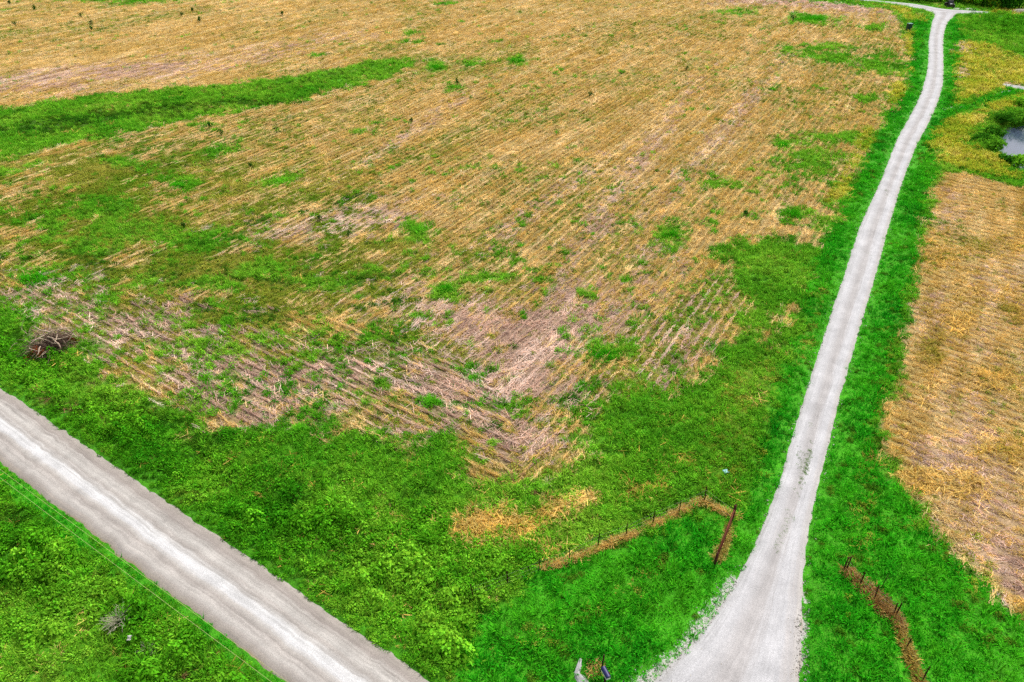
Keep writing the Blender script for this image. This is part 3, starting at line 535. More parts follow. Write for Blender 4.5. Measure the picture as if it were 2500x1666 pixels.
TINT = {'GOLD': [(226, 198, 130), (242, 220, 170), (206, 176, 94)], 'STRAW': [(216, 188, 168), (238, 218, 204), (182, 152, 136)], 'GRASS': [(118, 184, 42), (150, 200, 60), (84, 164, 32)],
        'LAWN': [(58, 174, 28), (92, 188, 36), (38, 154, 28)], 'WEED': [(94, 170, 30), (136, 196, 50), (56, 138, 20)], 'YELL': [(204, 200, 64), (230, 214, 108), (150, 180, 42)], 'OLIVE': [(142, 158, 48), (188, 180, 82), (98, 150, 32)],
        'DRY': [(216, 182, 92), (236, 206, 130), (156, 154, 58)], 'GMIX': [(60, 140, 26), (100, 160, 46), (50, 124, 20)], 'SOIL': [(140, 104, 72), (176, 140, 104), (90, 120, 34)], 'DARK': [(74, 126, 26), (116, 144, 44), (50, 112, 22)]}
def tint_for(c, s):
    a, b_, d_ = [lin(*t_) for t_ in TINT[c]]
    base = {'GOLD': streak, 'STRAW': streak}.get(c, patch)[s]
    f = np.clip((base - .5) * 3 + rng.normal(0, .3, s.sum()), -1, 1)[:, None]
    t_ = np.where(f > 0, a * (1 - f) + b_ * f, a * (1 + f) - d_ * f)
    return t_ * (rng.uniform(.8, 1.2, s.sum()) * (.8 + .4 * fine_[s]))[:, None]
def put(name, label, c, s, names, size, sizev, rows=False, hz=(1, 1), narrow=False):
    n = int(s.sum())
    if not n: return
    rz = rng.uniform(0, 6.28, n)
    if rows: rz = np.where(Em[s], E_A, np.where(head[s], HEAD_A, ROW_A)) + rng.normal(0, .12, n) + np.where(rng.random(n) < .5, 0, math.pi)
    rot = np.column_stack([rng.normal(0, .06, n), rng.normal(0, .06, n), rz])
    k = size * far_s[s] * np.clip(rng.lognormal(0, sizev, n), .45, 1.65) * edge_s[s]; scl = np.column_stack([k, k, k * rng.uniform(hz[0], hz[1], n) / far_s[s] ** .35])
    if rows and not narrow: scl[Em[s]] *= .72
    if narrow: scl[:, 1] /= far_s[s]
    scatter(name, label, SPT[s], SZ[s], rot, scl, tint_for(c, s), rng.integers(0, len(names), n), names)

R = rng.random(len(SPT))
rowm = inrow & crop & near & ~Em
g = free & (cl == CI['GOLD']) & ~rowm
put('golden_rows', ('golden stubble standing in long drilled rows across the main field', 'stubble'), 'GOLD', free & (cl == CI['GOLD']) & rowm, ['row_a', 'row_b', 'stubble_c'], .74, .2, True, narrow=True)
put('golden_stubble', ('golden standing stubble and dead grass in drilled rows across the fields', 'stubble'), 'GOLD', g & (R < np.where(Em, .6, .38)), ['stubble_a', 'stubble_b', 'dry_b'], .95, .22, True)
put('lying_stalks', ('pale stalks lying along the rows between the golden stubble', 'straw'), 'GOLD', g & (R > np.where(Em, .75, .86)) , ['straw_a', 'straw_b', 'mess_a'], .85, .25, True)
rowm = inrow & crop & near & ~Em
put('row_stalks', ('pale lines of broken stalks along the drilled rows over green ground', 'straw'), 'STRAW', free & rowm & (cl == CI['STRAW']) & (R < np.where(rz_on, .62, .9)), ['row_a', 'row_b'], .66, .25, True, narrow=True)
s_ = free & (cl == CI['STRAW']) & ~rowm
put('straw_residue', ('pinkish pale crop residue lying in the bare parts of the field', 'straw'), 'STRAW', s_ & (R < .75), ['straw_a', 'straw_b', 'mess_a', 'mess_b'], .8, .3, True)
put('field_grass', ('tall bright green grass in patches of the field and its edges', 'grass'), 'GRASS', free & (cl == CI['GRASS']) & (R < .9), ['grass_a', 'grass_b', 'grass_a', 'weed_a'], .85, .3, hz=(.6, 1.2))
put('mown_grass', ('short mown green grass along the lane and by the gate', 'grass'), 'LAWN', free & (cl == CI['LAWN']) & (mowd + .25 * R > .36), ['lawn_a', 'lawn_b', 'lawn_a', 'grass_a'], .95, .28, hz=(.7, 1.3))
put('verge_weeds', ('lush leafy weeds and grass on the verges of the public road', 'weeds'), 'WEED', free & (cl == CI['WEED']), ['weed_a', 'weed_b', 'weed_a', 'grass_b'], 1.0, .38, hz=(.7, 1.4))
lump = fbm(x / 2.3, y / 2.3, 171, 3)
bz = free & (cl == CI['WEED']) & (-B3[0] > 1.6) & (lump > .56) & ((SPT - RO) @ RNRM < 15) & (R < .42)
put('verge_bushes', ('knee high leafy weeds in clumps on both verges of the public road', 'weeds'), 'WEED', bz, ['bush_a', 'bush_b'], 1.0, .25, hz=(.8, 1.4))
put('yellow_meadow_grass', ('yellow flowering meadow grass beyond the lane', 'grass'), 'YELL', free & (cl == CI['YELL']), ['dry_a', 'dry_b', 'weed_a'], 1.05, .3)
put('olive_low_growth', ('low olive green growth between the stalks', 'ground cover'), 'OLIVE', free & (cl == CI['OLIVE']) & (R < .95), ['weed_a', 'lawn_a', 'dry_a', 'lawn_b', 'stubble_a'], .9, .3, hz=(.4, .9))
put('dark_growth_and_shade_specks', ('dark olive growth in the hollows and, as painted shadow streaks, in spots of the mown strips', 'ground cover'), 'DARK', free & (cl == CI['DARK']), ['weed_a', 'lawn_a', 'weed_b', 'lawn_b'], .8, .3, hz=(.5, 1.1))
put('dry_verge_grass', ('orange dry grass north of the wire fence', 'grass'), 'DRY', free & (cl == CI['DRY']), ['dry_a', 'dry_b', 'mess_a'], .85, .3)
put('gravel_edge_grass', ('sparse grass growing through loose gravel beside the lane mouth', 'grass'), 'GMIX', free & (cl == CI['GMIX']) & (fbm(x / .45, y / .45, 161, 3) + .15 * R > .6), ['lawn_a', 'lawn_b'], .36, .3)
put('bare_spot_litter', ('dead brown stems on bare spots of the verge', 'litter'), 'SOIL', free & (cl == CI['SOIL']) & (R < .7), ['mess_a', 'mess_b', 'weed_a'], .6, .3)

LC = [(G(1900 + a_ / 4.9, 980 + b_ / 4.9), w_, n_) for a_, b_, w_, n_ in [(400, 290, .12, 6), (405, 515, .1, 4), (380, 610, .10, 26), (368, 660, .10, 26), (352, 710, .10, 26), (340, 760, .10, 26), (328, 810, .10, 26), (320, 855, .08, 14), (300, 640, .2, 16), (290, 720, .22, 18), (275, 810, .16, 16), (290, 950, .12, 12), (270, 1000, .1, 6), (235, 1100, .1, 5), (120, 1325, .06, 6), (165, 1390, .08, 14), (100, 1440, .06, 8), (75, 1540, .08, 8)]]
LC += [(G(1850 + a_ / 3.365, 1200 + b_ / 3.365), .1, 7) for a_, b_ in [(240, 240), (235, 290), (215, 340), (195, 370), (180, 410), (160, 450), (155, 490)]]
LC += [(G(1900 + a_ / 3.92, b_ / 3.92), .18, 6) for a_, b_ in [(1508, 440), (1510, 480), (1512, 510), (1511, 545), (1511, 615), (1508, 650)]] + [(G(1900 + a_ / 3.92, 350 + b_ / 3.92), .15, 6) for a_, b_ in [(1047, 460), (1038, 505), (852, 1055)]]
cp = np.vstack([c_ + rng.normal(0, 1, (n_, 2)) * np.array([w_, w_ * 2]) * .8 for c_, w_, n_ in LC]); n_ = len(cp); kk = rng.uniform(.13, .3, n_)
scatter('lane_centre_grass', ('sparse grass growing in a line along the middle of the lane', 'grass'), cp, np.full(n_, .06), np.column_stack([np.zeros(n_), np.zeros(n_), rng.uniform(0, 6.28, n_)]), np.column_stack([kk, kk, kk]), lin(112, 150, 66) * rng.uniform(.6, 1.2, (n_, 1)), rng.integers(0, 2, n_), ['lawn_a', 'lawn_b'])
ep = []
for L_ in (LANE_L, LANE_R):
    q_ = resample(L_, 1400)[30:900]; ep.append(q_ + rng.normal(0, .22, q_.shape))
ep.append(G(rng.uniform(1430, 1800, 1600), rng.uniform(1380, 1690, 1600))); ep.append(G(rng.uniform(1900, 1975, 500), rng.uniform(1480, 1690, 500)))
ep = np.vstack(ep); wg = cover(ep)[:, 8]; bd = bare(ep)[0]; ep = ep[(bd > -.45) | (wg > .3)]; n_ = len(ep); kk = rng.lognormal(-.1, .4, n_) * .6
scatter('loose_stones', ('loose pale gravel stones along the edges of the lane', 'gravel'), ep, np.maximum(height(ep), -.02) + .02, rng.uniform(0, 6, (n_, 3)), np.column_stack([kk] * 3), lin(222, 216, 208) * .85 * rng.uniform(.75, 1.1, (n_, 1)), np.zeros(n_, int), ['stone'])

# ------------------------------------------------------------------ things
def thing(name, label, cat, loc=(0, 0, 0), rz=0.0, group=None):
    o = bpy.data.objects.new(name, None); COL.objects.link(o); o.location = loc; o.rotation_euler = (0, 0, rz); o.empty_display_size = .2
    o['label'] = label; o['category'] = cat
    if group: o['group'] = group
    return o
def obj(name, me, parent=None, loc=None):
    o = bpy.data.objects.new(name, me); COL.objects.link(o)
    if parent: o.parent = parent
    if loc is not None: o.location = loc
    return o
def tag(o, label, cat, group=None):
    o['label'] = label; o['category'] = cat
    if group: o['group'] = group
    return o
def bmesh_of(name, fn, mat, smooth_=False):
    bm = bmesh.new(); fn(bm); bmesh.ops.recalc_face_normals(bm, faces=bm.faces); me = bpy.data.meshes.new(name); bm.to_mesh(me); bm.free()
    me.materials.append(mat)
    if smooth_: me.shade_smooth()
    return me
def tube(bm, pts, r0, r1=None, n=6):
    r1 = r0 if r1 is None else r1; pts = [Vector(p) for p in pts]; rings = []
    for i, p in enumerate(pts):
        d = (pts[min(i + 1, len(pts) - 1)] - pts[max(i - 1, 0)]).normalized(); a = d.orthogonal().normalized(); c = d.cross(a)
        if i == 0: ref = a
        else:
            a = (ref - d * ref.dot(d)).normalized(); c = d.cross(a); ref = a
        r = r0 + (r1 - r0) * i / max(1, len(pts) - 1)
        rings.append([bm.verts.new(p + a * r * math.cos(k * 6.2832 / n) + c * r * math.sin(k * 6.2832 / n)) for k in range(n)])
    for A_, B_ in zip(rings[:-1], rings[1:]):
        for k in range(n): bm.faces.new((A_[k], A_[(k + 1) % n], B_[(k + 1) % n], B_[k]))
    bm.faces.new(rings[0][::-1]); bm.faces.new(rings[-1])
def box(bm, x0, x1, y0, y1, z0, z1, bev=0.0):
    r = bmesh.ops.create_cube(bm, size=1); vs = r['verts']
    for v in vs: v.co = Vector(((x0 + x1) / 2 + v.co.x * (x1 - x0), (y0 + y1) / 2 + v.co.y * (y1 - y0), (z0 + z1) / 2 + v.co.z * (z1 - z0)))
    if bev:
        es = list({e for v in vs for e in v.link_edges}); bmesh.ops.bevel(bm, geom=es, offset=bev, segments=2, affect='EDGES')
def at(px, py, z=None):                                 # ground spot from a photo position
    p = G(px, py); return Vector((p[0], p[1], H1(*p) if z is None else z))

M_RUST = plain('rusty_steel', lin(92, 46, 30), .85, .2, .4, 9, bump=.4)
M_RUSTD = plain('dark_rusty_post', lin(64, 34, 24), .9, .2, .4, 12, bump=.4)
M_WOODD = plain('dark_weathered_wood', lin(58, 42, 32), .9, .15, .35, 14, bump=.5)
M_WIRE = plain('fence_wire', lin(120, 112, 100), .5, .5, .2, 4, metal=.5)

# wire fence by the lane mouth, open to the lane
FB = [(1157, 1461), (1240, 1434.6), (1315.8, 1403.4), (1389.9, 1377), (1459.3, 1339.2), (1527.4, 1316.2), (1592.6, 1283.3), (1657.4, 1254.6), (1718.3, 1229)]
fp = [at(*p) for p in FB]
fence = thing('wire_fence', 'sagging wire fence on thin rusty posts with dead grass along its foot', 'fence', fp[0])
post_me = bmesh_of('post', lambda bm: (box(bm, -.035, .035, -.008, .008, -.3, 1.22, .003), box(bm, -.008, .008, .0085, .045, -.3, 1.215, .003)), M_RUSTD)
for k, p in enumerate(fp):
    o = obj('post', post_me, fence, p - fp[0]); o.rotation_euler = (random.gauss(0, .05), random.gauss(0, .05), random.uniform(0, 3))
gate_top = G(1794, 1243, 1.25)
corner = Vector((gate_top[0], gate_top[1], H1(*gate_top)))
for zz in (.35, .7, 1.05):
    chain = []
    for a_, b_ in zip(fp, fp[1:] + [corner]):
        for t_ in (0, .25, .5, .75): chain.append(a_.lerp(b_, t_) + Vector((0, 0, zz - .12 * t_ * (1 - t_))) - fp[0])
    chain.append(corner + Vector((0, 0, zz)) - fp[0])
    obj('wire', bmesh_of('wire', lambda bm: tube(bm, chain, .003, n=4), M_WIRE), fence)

# tubular gate swung open beside the lane
g0 = corner; g1p = G(1752.5, 1350, 1.25); g1 = Vector((g1p[0], g1p[1], H1(*g1p)))
gate = thing('tubular_gate', 'rusty brown tubular steel farm gate standing open beside the lane', 'gate', g0)
gd = g1 - g0; gl = Vector((gd.x, gd.y, 0)); GL = gl.length; gdir = gl / GL
ax = lambda t_, z_: gdir * t_ + Vector((0, 0, z_))
for zz, rr in ((1.25, .046), (1.02, .03), (.8, .03), (.58, .03), (.38, .03), (.2, .034)):
    obj('rail', bmesh_of('rail', lambda bm: tube(bm, [ax(.12, zz), ax(GL * .5, zz - .015), ax(GL - .1, zz - .03)], rr, n=8), M_RUST, True), gate)
for t_ in (.13, GL * .36, GL * .66, GL - .1):
    obj('upright', bmesh_of('upright', lambda bm: tube(bm, [ax(t_, .17), ax(t_, 1.24)], .028, n=6), M_RUST, True), gate)
for t_, hh, rr in ((0, 1.5, .085), (GL + .06, 1.22, .07)):
    obj('gate_post', bmesh_of('gate_post', lambda bm: tube(bm, [ax(t_, -.4), ax(t_, hh)], rr, n=10), M_RUSTD, True), gate)
for zz in (1.15, .3): obj('hinge', bmesh_of('hinge', lambda bm: tube(bm, [ax(0, zz), ax(.16, zz)], .04, n=6), M_RUSTD), gate)

# fence east of the lane
FE = [(2062, 1395), (2098, 1430), (2134, 1466), (2181, 1502), (2186, 1503), (2211, 1586), (2250, 1664), (2275, 1740)]
fe = [at(*p) for p in FE]
fence2 = thing('wire_fence', 'old wire fence with short dark posts in brown dead grass right of the lane', 'fence', fe[0])
for k, p in enumerate(fe):
    if k == 0:
        obj('brace_post', bmesh_of('brace_post', lambda bm: (tube(bm, [(-.09, 0, -.3), (-.09, 0, 1.25)], .04, n=8), tube(bm, [(.09, .03, -.3), (.09, .03, 1.25)], .04, n=8), tube(bm, [(-.09, 0, 1.2), (.09, .03, 1.2)], .035, n=8)), M_RUSTD, True), fence2); continue
    o = obj('post', post_me, fence2, p - fe[0]); o.rotation_euler = (random.gauss(0, .07), random.gauss(0, .09), random.uniform(0, 3)); o.scale = (1.1, 1.1, .95)
for zz in (.3, .6, .9):
    chain = []
    for a_, b_ in zip(fe[:-1], fe[1:]):
        for t_ in (0, .25, .5, .75): chain.append(a_.lerp(b_, t_) + Vector((0, 0, zz - .15 * t_ * (1 - t_))) - fe[0])
    obj('wire', bmesh_of('wire', lambda bm: tube(bm, chain, .003, n=4), M_WIRE), fence2)
sk = at(2150, 1440)
tag(obj('leaning_stake', bmesh_of('leaning_stake', lambda bm: (tube(bm, [(0, 0, -.2), (.06, .05, .6), (.14, .12, 1.15)], .03, .02, n=6), tube(bm, [(.05, .04, .5), (-.06, .1, .62)], .014, n=5), tube(bm, [(.1, .08, .85), (.2, .02, .98)], .012, n=5)), M_WOODD), None, sk), 'thin knotty stake leaning behind the brown grass of the right fence', 'stake')

# dead grass along both fences
def fringe(name, label, line, widths, cols, n, names, size):
    P = []; T = []
    L = np.array(line, float)
    d = np.r_[0, np.cumsum(np.linalg.norm(np.diff(L, axis=0), axis=1))]; t_ = rng.uniform(0, d[-1], n)
    c = np.stack([np.interp(t_, d, L[:, 0]), np.interp(t_, d, L[:, 1])], 1); w = np.interp(t_, d, widths)
    gap = fbm(t_ / 1.1, t_ * 0 + 3, 131, 2)
    c = c + rng.normal(0, 1, (n, 2)) * w[:, None] * .5; keep = gap > .27; c = c[keep]; n = len(c)
    f = rng.random(n)[:, None]; tn = (lin(*cols[0]) * f + lin(*cols[1]) * (1 - f)) * rng.uniform(.7, 1.2, n)[:, None]
    k = size * rng.lognormal(0, .25, n)
    scatter(name, (label, 'grass'), c, height(c), np.column_stack([rng.normal(0, .1, n), rng.normal(0, .1, n), rng.uniform(0, 6.28, n)]), np.column_stack([k, k, k * 1.25]), tn, rng.integers(0, len(names), n), names)
dg = lambda pts: [G(*p) for p in pts]
fringe('fence_dead_grass', 'straw coloured dead grass along the foot of the wire fence', FR_L, [.16, .16, .16, .13, .12, .14, .16, .16, .16, .14, .16, .2, .26, .28, .24, .3, .26], [(246, 216, 134), (214, 172, 88)], 1000, ['dry_a', 'dry_b'], .5)
fringe('gate_foot_dead_grass', 'small yellow tufts of dead grass under the gate', FR_G, [.5, .3, .2, .25, .25], [(232, 204, 122), (176, 158, 66)], 150, ['dry_a', 'dry_b'], .5)
fringe('right_fence_dead_grass', 'brown matted dead grass under the fence right of the lane', FR_R[:6], [.05, .28, .46, .46, .22, .12], [(226, 186, 112), (126, 90, 50)], 1300, ['dry_a', 'dry_a', 'dry_b'], .56)

fringe('fence_yellow_grass', 'thin strip of yellowed grass along the lower posts of the right fence', FR_R[5:], [.16, .15, .15, .16, .2], [(232, 198, 108), (150, 130, 52)], 420, ['dry_a', 'dry_b'], .55)
# mailbox
mp_ = G(1480, 1637, 1.15); mb_ = Vector((mp_[0], mp_[1], H1(*mp_)))
a0, a1 = G(1477, 1627, 1.2), G(1487.5, 1646, 1.2); maz = math.atan2(a1[1] - a0[1], a1[0] - a0[0])
mbx = thing('mailbox', 'mailbox with dark blue rounded top and white side on a wooden post', 'mailbox', mb_, maz)
def mb_shell(bm, L, r, z0, zt, inset):
    prof = [(-r, z0), (-r, zt)] + [(r * math.cos(math.pi - k * math.pi / 8), zt + r * math.sin(k * math.pi / 8)) for k in range(1, 8)] + [(r, zt), (r, z0)]
    A_ = [bm.verts.new((-L / 2, y_, z_)) for y_, z_ in prof]; B_ = [bm.verts.new((L / 2, y_, z_)) for y_, z_ in prof]
    for k in range(len(prof)): j = (k + 1) % len(prof); bm.faces.new((A_[k], A_[j], B_[j], B_[k]))
    bm.faces.new(A_[::-1]); bm.faces.new(B_)
M_WHITE = plain('white_painted_metal', (.75, .75, .74), .5, .4, .08, 8); M_BLUE = plain('dark_blue_painted_metal', lin(26, 24, 84), .4, .5, .2, 8)
obj('box', bmesh_of('box', lambda bm: mb_shell(bm, .54, .118, .94, 1.06, 0), M_WHITE), mbx)
obj('cover', bmesh_of('cover', lambda bm: mb_shell(bm, .60, .135, 1.10, 1.11, 0), M_BLUE, False), mbx)
obj('door', bmesh_of('door', lambda bm: box(bm, .271, .29, -.11, .11, .945, 1.095, .005), M_WHITE), mbx)
obj('flag', bmesh_of('flag', lambda bm: (box(bm, .05, .07, .136, .146, 1.0, 1.2), box(bm, .07, .16, .136, .146, 1.14, 1.2)), plain('red_flag', lin(150, 30, 24))), mbx)
obj('post', bmesh_of('post', lambda bm: (box(bm, -.05, .05, -.05, .05, -.4, .925, .006), box(bm, -.25, .25, -.07, .07, .926, .938)), M_WOODD), mbx)
pb = at(1468, 1637)
o = tag(obj('wooden_post', bmesh_of('wooden_post', lambda bm: (tube(bm, [(0, 0, -.4), (.02, .01, .7), (.05, .03, 1.4)], .045, .04, n=9)), M_WOODD, True), None, pb), 'dark thin post leaning beside the blue topped mailbox', 'post')
fringe('mailbox_dead_grass', 'pale dead grass beside the dark post at the mailbox', dg([(1446, 1645), (1455, 1632), (1466, 1624)]), [.2, .25, .3], [(226, 200, 130), (190, 160, 80)], 70, ['dry_a', 'mess_a'], .45)

# utility cover in the lawn
uc = at(1770, 1160)
t_ = thing('utility_cover', 'pale blue square utility box lid in the grass left of the lane', 'utility box', uc, .3)
M_PB = plain('pale_blue_plastic', lin(120, 168, 172), .6, .3, .1, 10)
obj('body', bmesh_of('body', lambda bm: box(bm, -.2, .2, -.17, .17, -.2, .16, .02), M_PB), t_)
t_.scale = (.8, .8, .8)
obj('lid', bmesh_of('lid', lambda bm: (box(bm, -.23, .23, -.2, .2, .162, .22, .02), box(bm, -.05, .05, .05, .08, .221, .235)), M_PB), t_)

# green transformer cabinet with marker rods
tf = at(2217, 76)
t_ = thing('transformer_cabinet', 'dark green transformer cabinet with a pale top at the field corner', 'utility box', tf, .25)
M_DG = plain('dark_green_enamel', lin(20, 58, 44), .45, .4, .15, 5)
obj('pad', bmesh_of('pad', lambda bm: box(bm, -.6, .6, -.5, .5, -.2, .099, .02), plain('concrete_pad', lin(170, 168, 160), .9, .1, .15, 6)), t_)
obj('cabinet', bmesh_of('cabinet', lambda bm: box(bm, -.5, .5, -.4, .4, .1, 1.5, .04), M_DG), t_)
obj('lid', bmesh_of('lid', lambda bm: box(bm, -.53, .53, -.43, .43, 1.502, 1.56, .02), plain('faded_green_lid', lin(84, 128, 116), .6, .3, .1, 5)), t_)
obj('door', bmesh_of('door', lambda bm: box(bm, -.43, .43, -.425, -.402, .18, 1.42, .01), M_DG), t_)
for (px, py, hh), nm in zip([(2193, 76, 1.9), (2169.5, 73, 1.7), (2218, 84, 1.1)], ['dark thin marker rod nearest the left of the transformer cabinet', 'dark thin marker rod standing farthest left of the transformer cabinet', 'short dark rod in front of the transformer cabinet']):
    tag(obj('marker_rod', bmesh_of('marker_rod', lambda bm: (tube(bm, [(0, 0, -.3), (.05, 0, hh)], .045, n=6), tube(bm, [(.045, 0, hh - .16), (.05, 0, hh + .02)], .06, n=6)), M_DG), None, at(px, py)), nm, 'post', 'marker rods by the transformer')

# dark utility vehicle by the far junction
vp = at(2316.5, 17)
v = thing('utility_vehicle', 'small dark utility vehicle with a white panel parked at the far junction', 'vehicle', vp, math.radians(187)); v.scale = (.9, .8, .85)
M_VD = plain('dark_body_paint', lin(40, 30, 30), .4, .4, .2, 3); M_TY = plain('tyre_rubber', (.02, .02, .02), .9, .1, .2, 8); M_GL = plain('dark_glass', (.02, .022, .025), .1, .6, .1, 2)
def body_fn(bm):
    box(bm, -.85, .85, -1.45, 1.45, .38, .85, .08); box(bm, -.78, .78, .55, 1.40, .852, 1.05, .07); box(bm, -.82, .82, -1.42, -.5, .852, 1.12, .03)
obj('body', bmesh_of('body', body_fn, M_VD), v)
obj('hood_panel', bmesh_of('hood_panel', lambda bm: box(bm, -.1, .5, .75, 1.3, 1.052, 1.10, .02), M_WHITE), v)
for p_ in ([(-.75, .55, .85), (-.7, .25, 1.85), (-.7, -.5, 1.85), (-.75, -.55, .85)], [(.75, .55, .85), (.7, .25, 1.85), (.7, -.5, 1.85), (.75, -.55, .85)]): obj('roll_bar', bmesh_of('roll_bar', lambda bm: tube(bm, p_, .05, n=6), M_VD), v)
obj('roof', bmesh_of('roof', lambda bm: box(bm, -.78, .78, -.6, .35, 1.88, 1.95, .03), M_VD), v)
obj('windshield', bmesh_of('windshield', lambda bm: bm.faces.new([bm.verts.new(c) for c in ((-.68, .56, .9), (.68, .56, .9), (.64, .27, 1.83), (-.64, .27, 1.83))]), M_GL), v)
for sx in (-.3, .35): obj('seat', bmesh_of('seat', lambda bm: (box(bm, sx - .25, sx + .25, -.35, .1, .852, .95, .03), box(bm, sx - .25, sx + .25, -.46, -.352, .852, 1.45, .03)), M_TY), v)
whl = bmesh_of('wheel', lambda bm: (tube(bm, [(-.12, 0, 0), (-.09, 0, 0), (.09, 0, 0), (.12, 0, 0)], .33, n=16)), M_TY)
rim = bmesh_of('rim', lambda bm: tube(bm, [(-.13, 0, 0), (.13, 0, 0)], .17, n=12), plain('grey_rim', (.25, .25, .25), .4, .5, .1, 5))
for sx in (-.82, .82):
    for sy in (-.95, .98): w_ = obj('wheel', whl, v, (sx, sy, .33)); obj('rim', rim, w_)
for sx in (-.55, .55): obj('headlight', bmesh_of('headlight', lambda bm: box(bm, sx - .12, sx + .12, 1.401, 1.42, .88, .98, .008), M_WHITE), v)

# two overhead wires along the road
for (a_, b_, zz), nm in zip([((0, 1147), (697, 1663), 7.6), ((0, 1167), (661, 1666), 7.3)], ['thin yellowish overhead wire directly along the near edge of the public road', 'thin yellowish overhead wire above the strip of grass below the road']):
    A_, B_ = G(*a_, zz), G(*b_, zz); d_ = (B_ - A_); A2, B2 = A_ - d_ * 1.1, B_ + d_ * .9
    tag(obj('overhead_wire', bmesh_of('overhead_wire', lambda bm: tube(bm, [(A2[0] + (B2[0] - A2[0]) * q_, A2[1] + (B2[1] - A2[1]) * q_, zz - .5 * 4 * q_ * (1 - q_) + .5) for q_ in np.linspace(0, 1, 40)], .008, n=6), plain('wire_sheath', lin(160, 164, 100), .5, .4, .1, 2))), nm, 'wire', 'overhead wires along the road')

# brush pile
bp0 = at(131, 848)
bpile = thing('brush_pile', 'heap of cut brown branches and rusty dead leaves by the field edge', 'brush pile', bp0, math.radians(16)); bpile.scale = (1.12, 1.15, 1.2)
M_BRD = plain('dark_bark', lin(98, 78, 68), .95, .1, .4, 8); M_BRP = plain('bleached_branch', lin(178, 158, 138), .9, .1, .25, 8); M_BRG = plain('grey_twig', lin(150, 132, 112), .9, .1, .3, 8)
def crooked(p, az, el, ln, r, k=5, wob=.16):
    p = Vector(p); pts_ = [p.copy()]; d = Vector((math.cos(az) * math.cos(el), math.sin(az) * math.cos(el), math.sin(el)))
    for _ in range(k):
        d = (d + Vector((random.gauss(0, wob), random.gauss(0, wob), random.gauss(0, wob) - .04))).normalized(); p = p + d * ln / k; p.z = max(p.z, .02); pts_.append(p.copy())
    return pts_
def dome(x_, y_): return max(.02, 1.0 * (1 - (x_ / 1.9) ** 2 - (y_ / 1.4) ** 2) * (.8 + .35 * math.sin(x_ * 3.1 + y_ * 2.2)))
def twigs_fn(bm):
    for _ in range(560):
        x_, y_ = random.gauss(0, .8), random.gauss(0, .6); z_ = dome(x_, y_) * random.uniform(.3, 1)
        tube(bm, crooked((x_, y_, z_), random.gauss(0, .7) + (math.pi if random.random() < .5 else 0), random.gauss(.05, .3), random.uniform(.5, 1.3), .02, 4, .2), random.uniform(.012, .03), .006, n=4)
o = obj('twigs', bmesh_of('twigs', twigs_fn, M_BRD), bpile); o['kind'] = 'stuff'
def twigs_out(bm):
    for _ in range(90):
        a_ = random.uniform(0, 6.28); x_, y_ = 1.1 * math.cos(a_) * random.random(), .8 * math.sin(a_) * random.random(); tube(bm, crooked((x_, y_, dome(x_, y_) * .7), a_ + random.gauss(0, .5), random.uniform(-.1, .8), random.uniform(.7, 1.5), .02, 5, .2), random.uniform(.02, .035), .007, n=5)
o = obj('jutting_twigs', bmesh_of('jutting_twigs', twigs_out, M_BRG), bpile); o['kind'] = 'stuff'
o = obj('grey_twigs', bmesh_of('grey_twigs', lambda bm: [tube(bm, crooked((random.gauss(-.5, .6), random.gauss(.5, .4), random.uniform(.7, 1.3)), random.uniform(0, 6.28), random.gauss(.1, .3), random.uniform(.4, 1.0), .02, 4, .25), random.uniform(.01, .022), .005, n=4) for _ in range(120)], M_BRG), bpile); o['kind'] = 'stuff'
for k, (x_, y_, z_, az, ln, r) in enumerate([(-1.2, -.1, .75, .2, 2.0, .05), (-.3, .45, .95, 1.9, 1.0, .045), (.1, .2, 1.0, 2.7, 1.3, .05), (.0, -.2, .95, -.5, 1.5, .05), (.3, -.3, .8, -1.0, 1.0, .04), (.9, .15, .75, -.25, 1.1, .045), (-.2, .5, .9, 1.2, .9, .04), (-1.3, -.5, .55, -1.5, .9, .035), (-.5, -.6, .6, -1.4, .9, .04), (.5, -.45, .6, -.9, 1.1, .035), (1.0, -.3, .45, .1, 1.0, .035), (-.9, .4, .8, 2.6, .9, .035), (-.6, .1, .95, -.3, 1.4, .045), (.4, .4, .9, .4, 1.2, .04), (-.2, -.1, 1.0, 3.6, 1.2, .04), (.6, 0, .9, -1.6, .9, .035)]):
    o = obj('branch', bmesh_of('branch', lambda bm: tube(bm, crooked((x_, y_ * 1.3, z_ * 1.15), az, random.gauss(.05, .1), ln, r, 6, .2), r * 1.25, r * .4, n=6), M_BRP, True), bpile)
mbl = MB()
for _ in range(150):
    x_, y_ = random.gauss(-.7, .45), random.gauss(-.75, .25); leaf(mbl, (x_, y_, max(.05, dome(x_, y_ * .8) * random.uniform(.5, 1.02))), (random.gauss(0, .6), random.gauss(-.5, .6), 1), random.uniform(.1, .2), .09, sh(.5, 1.3))
for _ in range(160):
    x_, y_ = random.gauss(1.25, .25), random.gauss(.25, .16); leaf(mbl, (x_, y_, max(.05, dome(x_ * .8, y_) * random.uniform(.5, 1.05) + .1)), (random.gauss(0, .6), random.gauss(-.3, .6), 1), random.uniform(.1, .18), .08, sh(.35, .8))
o = obj('dead_leaves', mbl.mesh('dead_leaves', leaf_mat('rusty_leaves', False, lin(146, 78, 42))), bpile); o['kind'] = 'stuff'
def hump(bm):
    r = bmesh.ops.create_icosphere(bm, subdivisions=3, radius=1)
    for v_ in r['verts']: v_.co = Vector((v_.co.x * 1.1 * random.uniform(.85, 1.1), v_.co.y * .75 * random.uniform(.85, 1.1), v_.co.z * .35 * random.uniform(.7, 1.1) + .05))
obj('core', bmesh_of('core', hump, plain('rotten_brush', lin(60, 50, 42), 1, .05, .5, 6)), bpile)

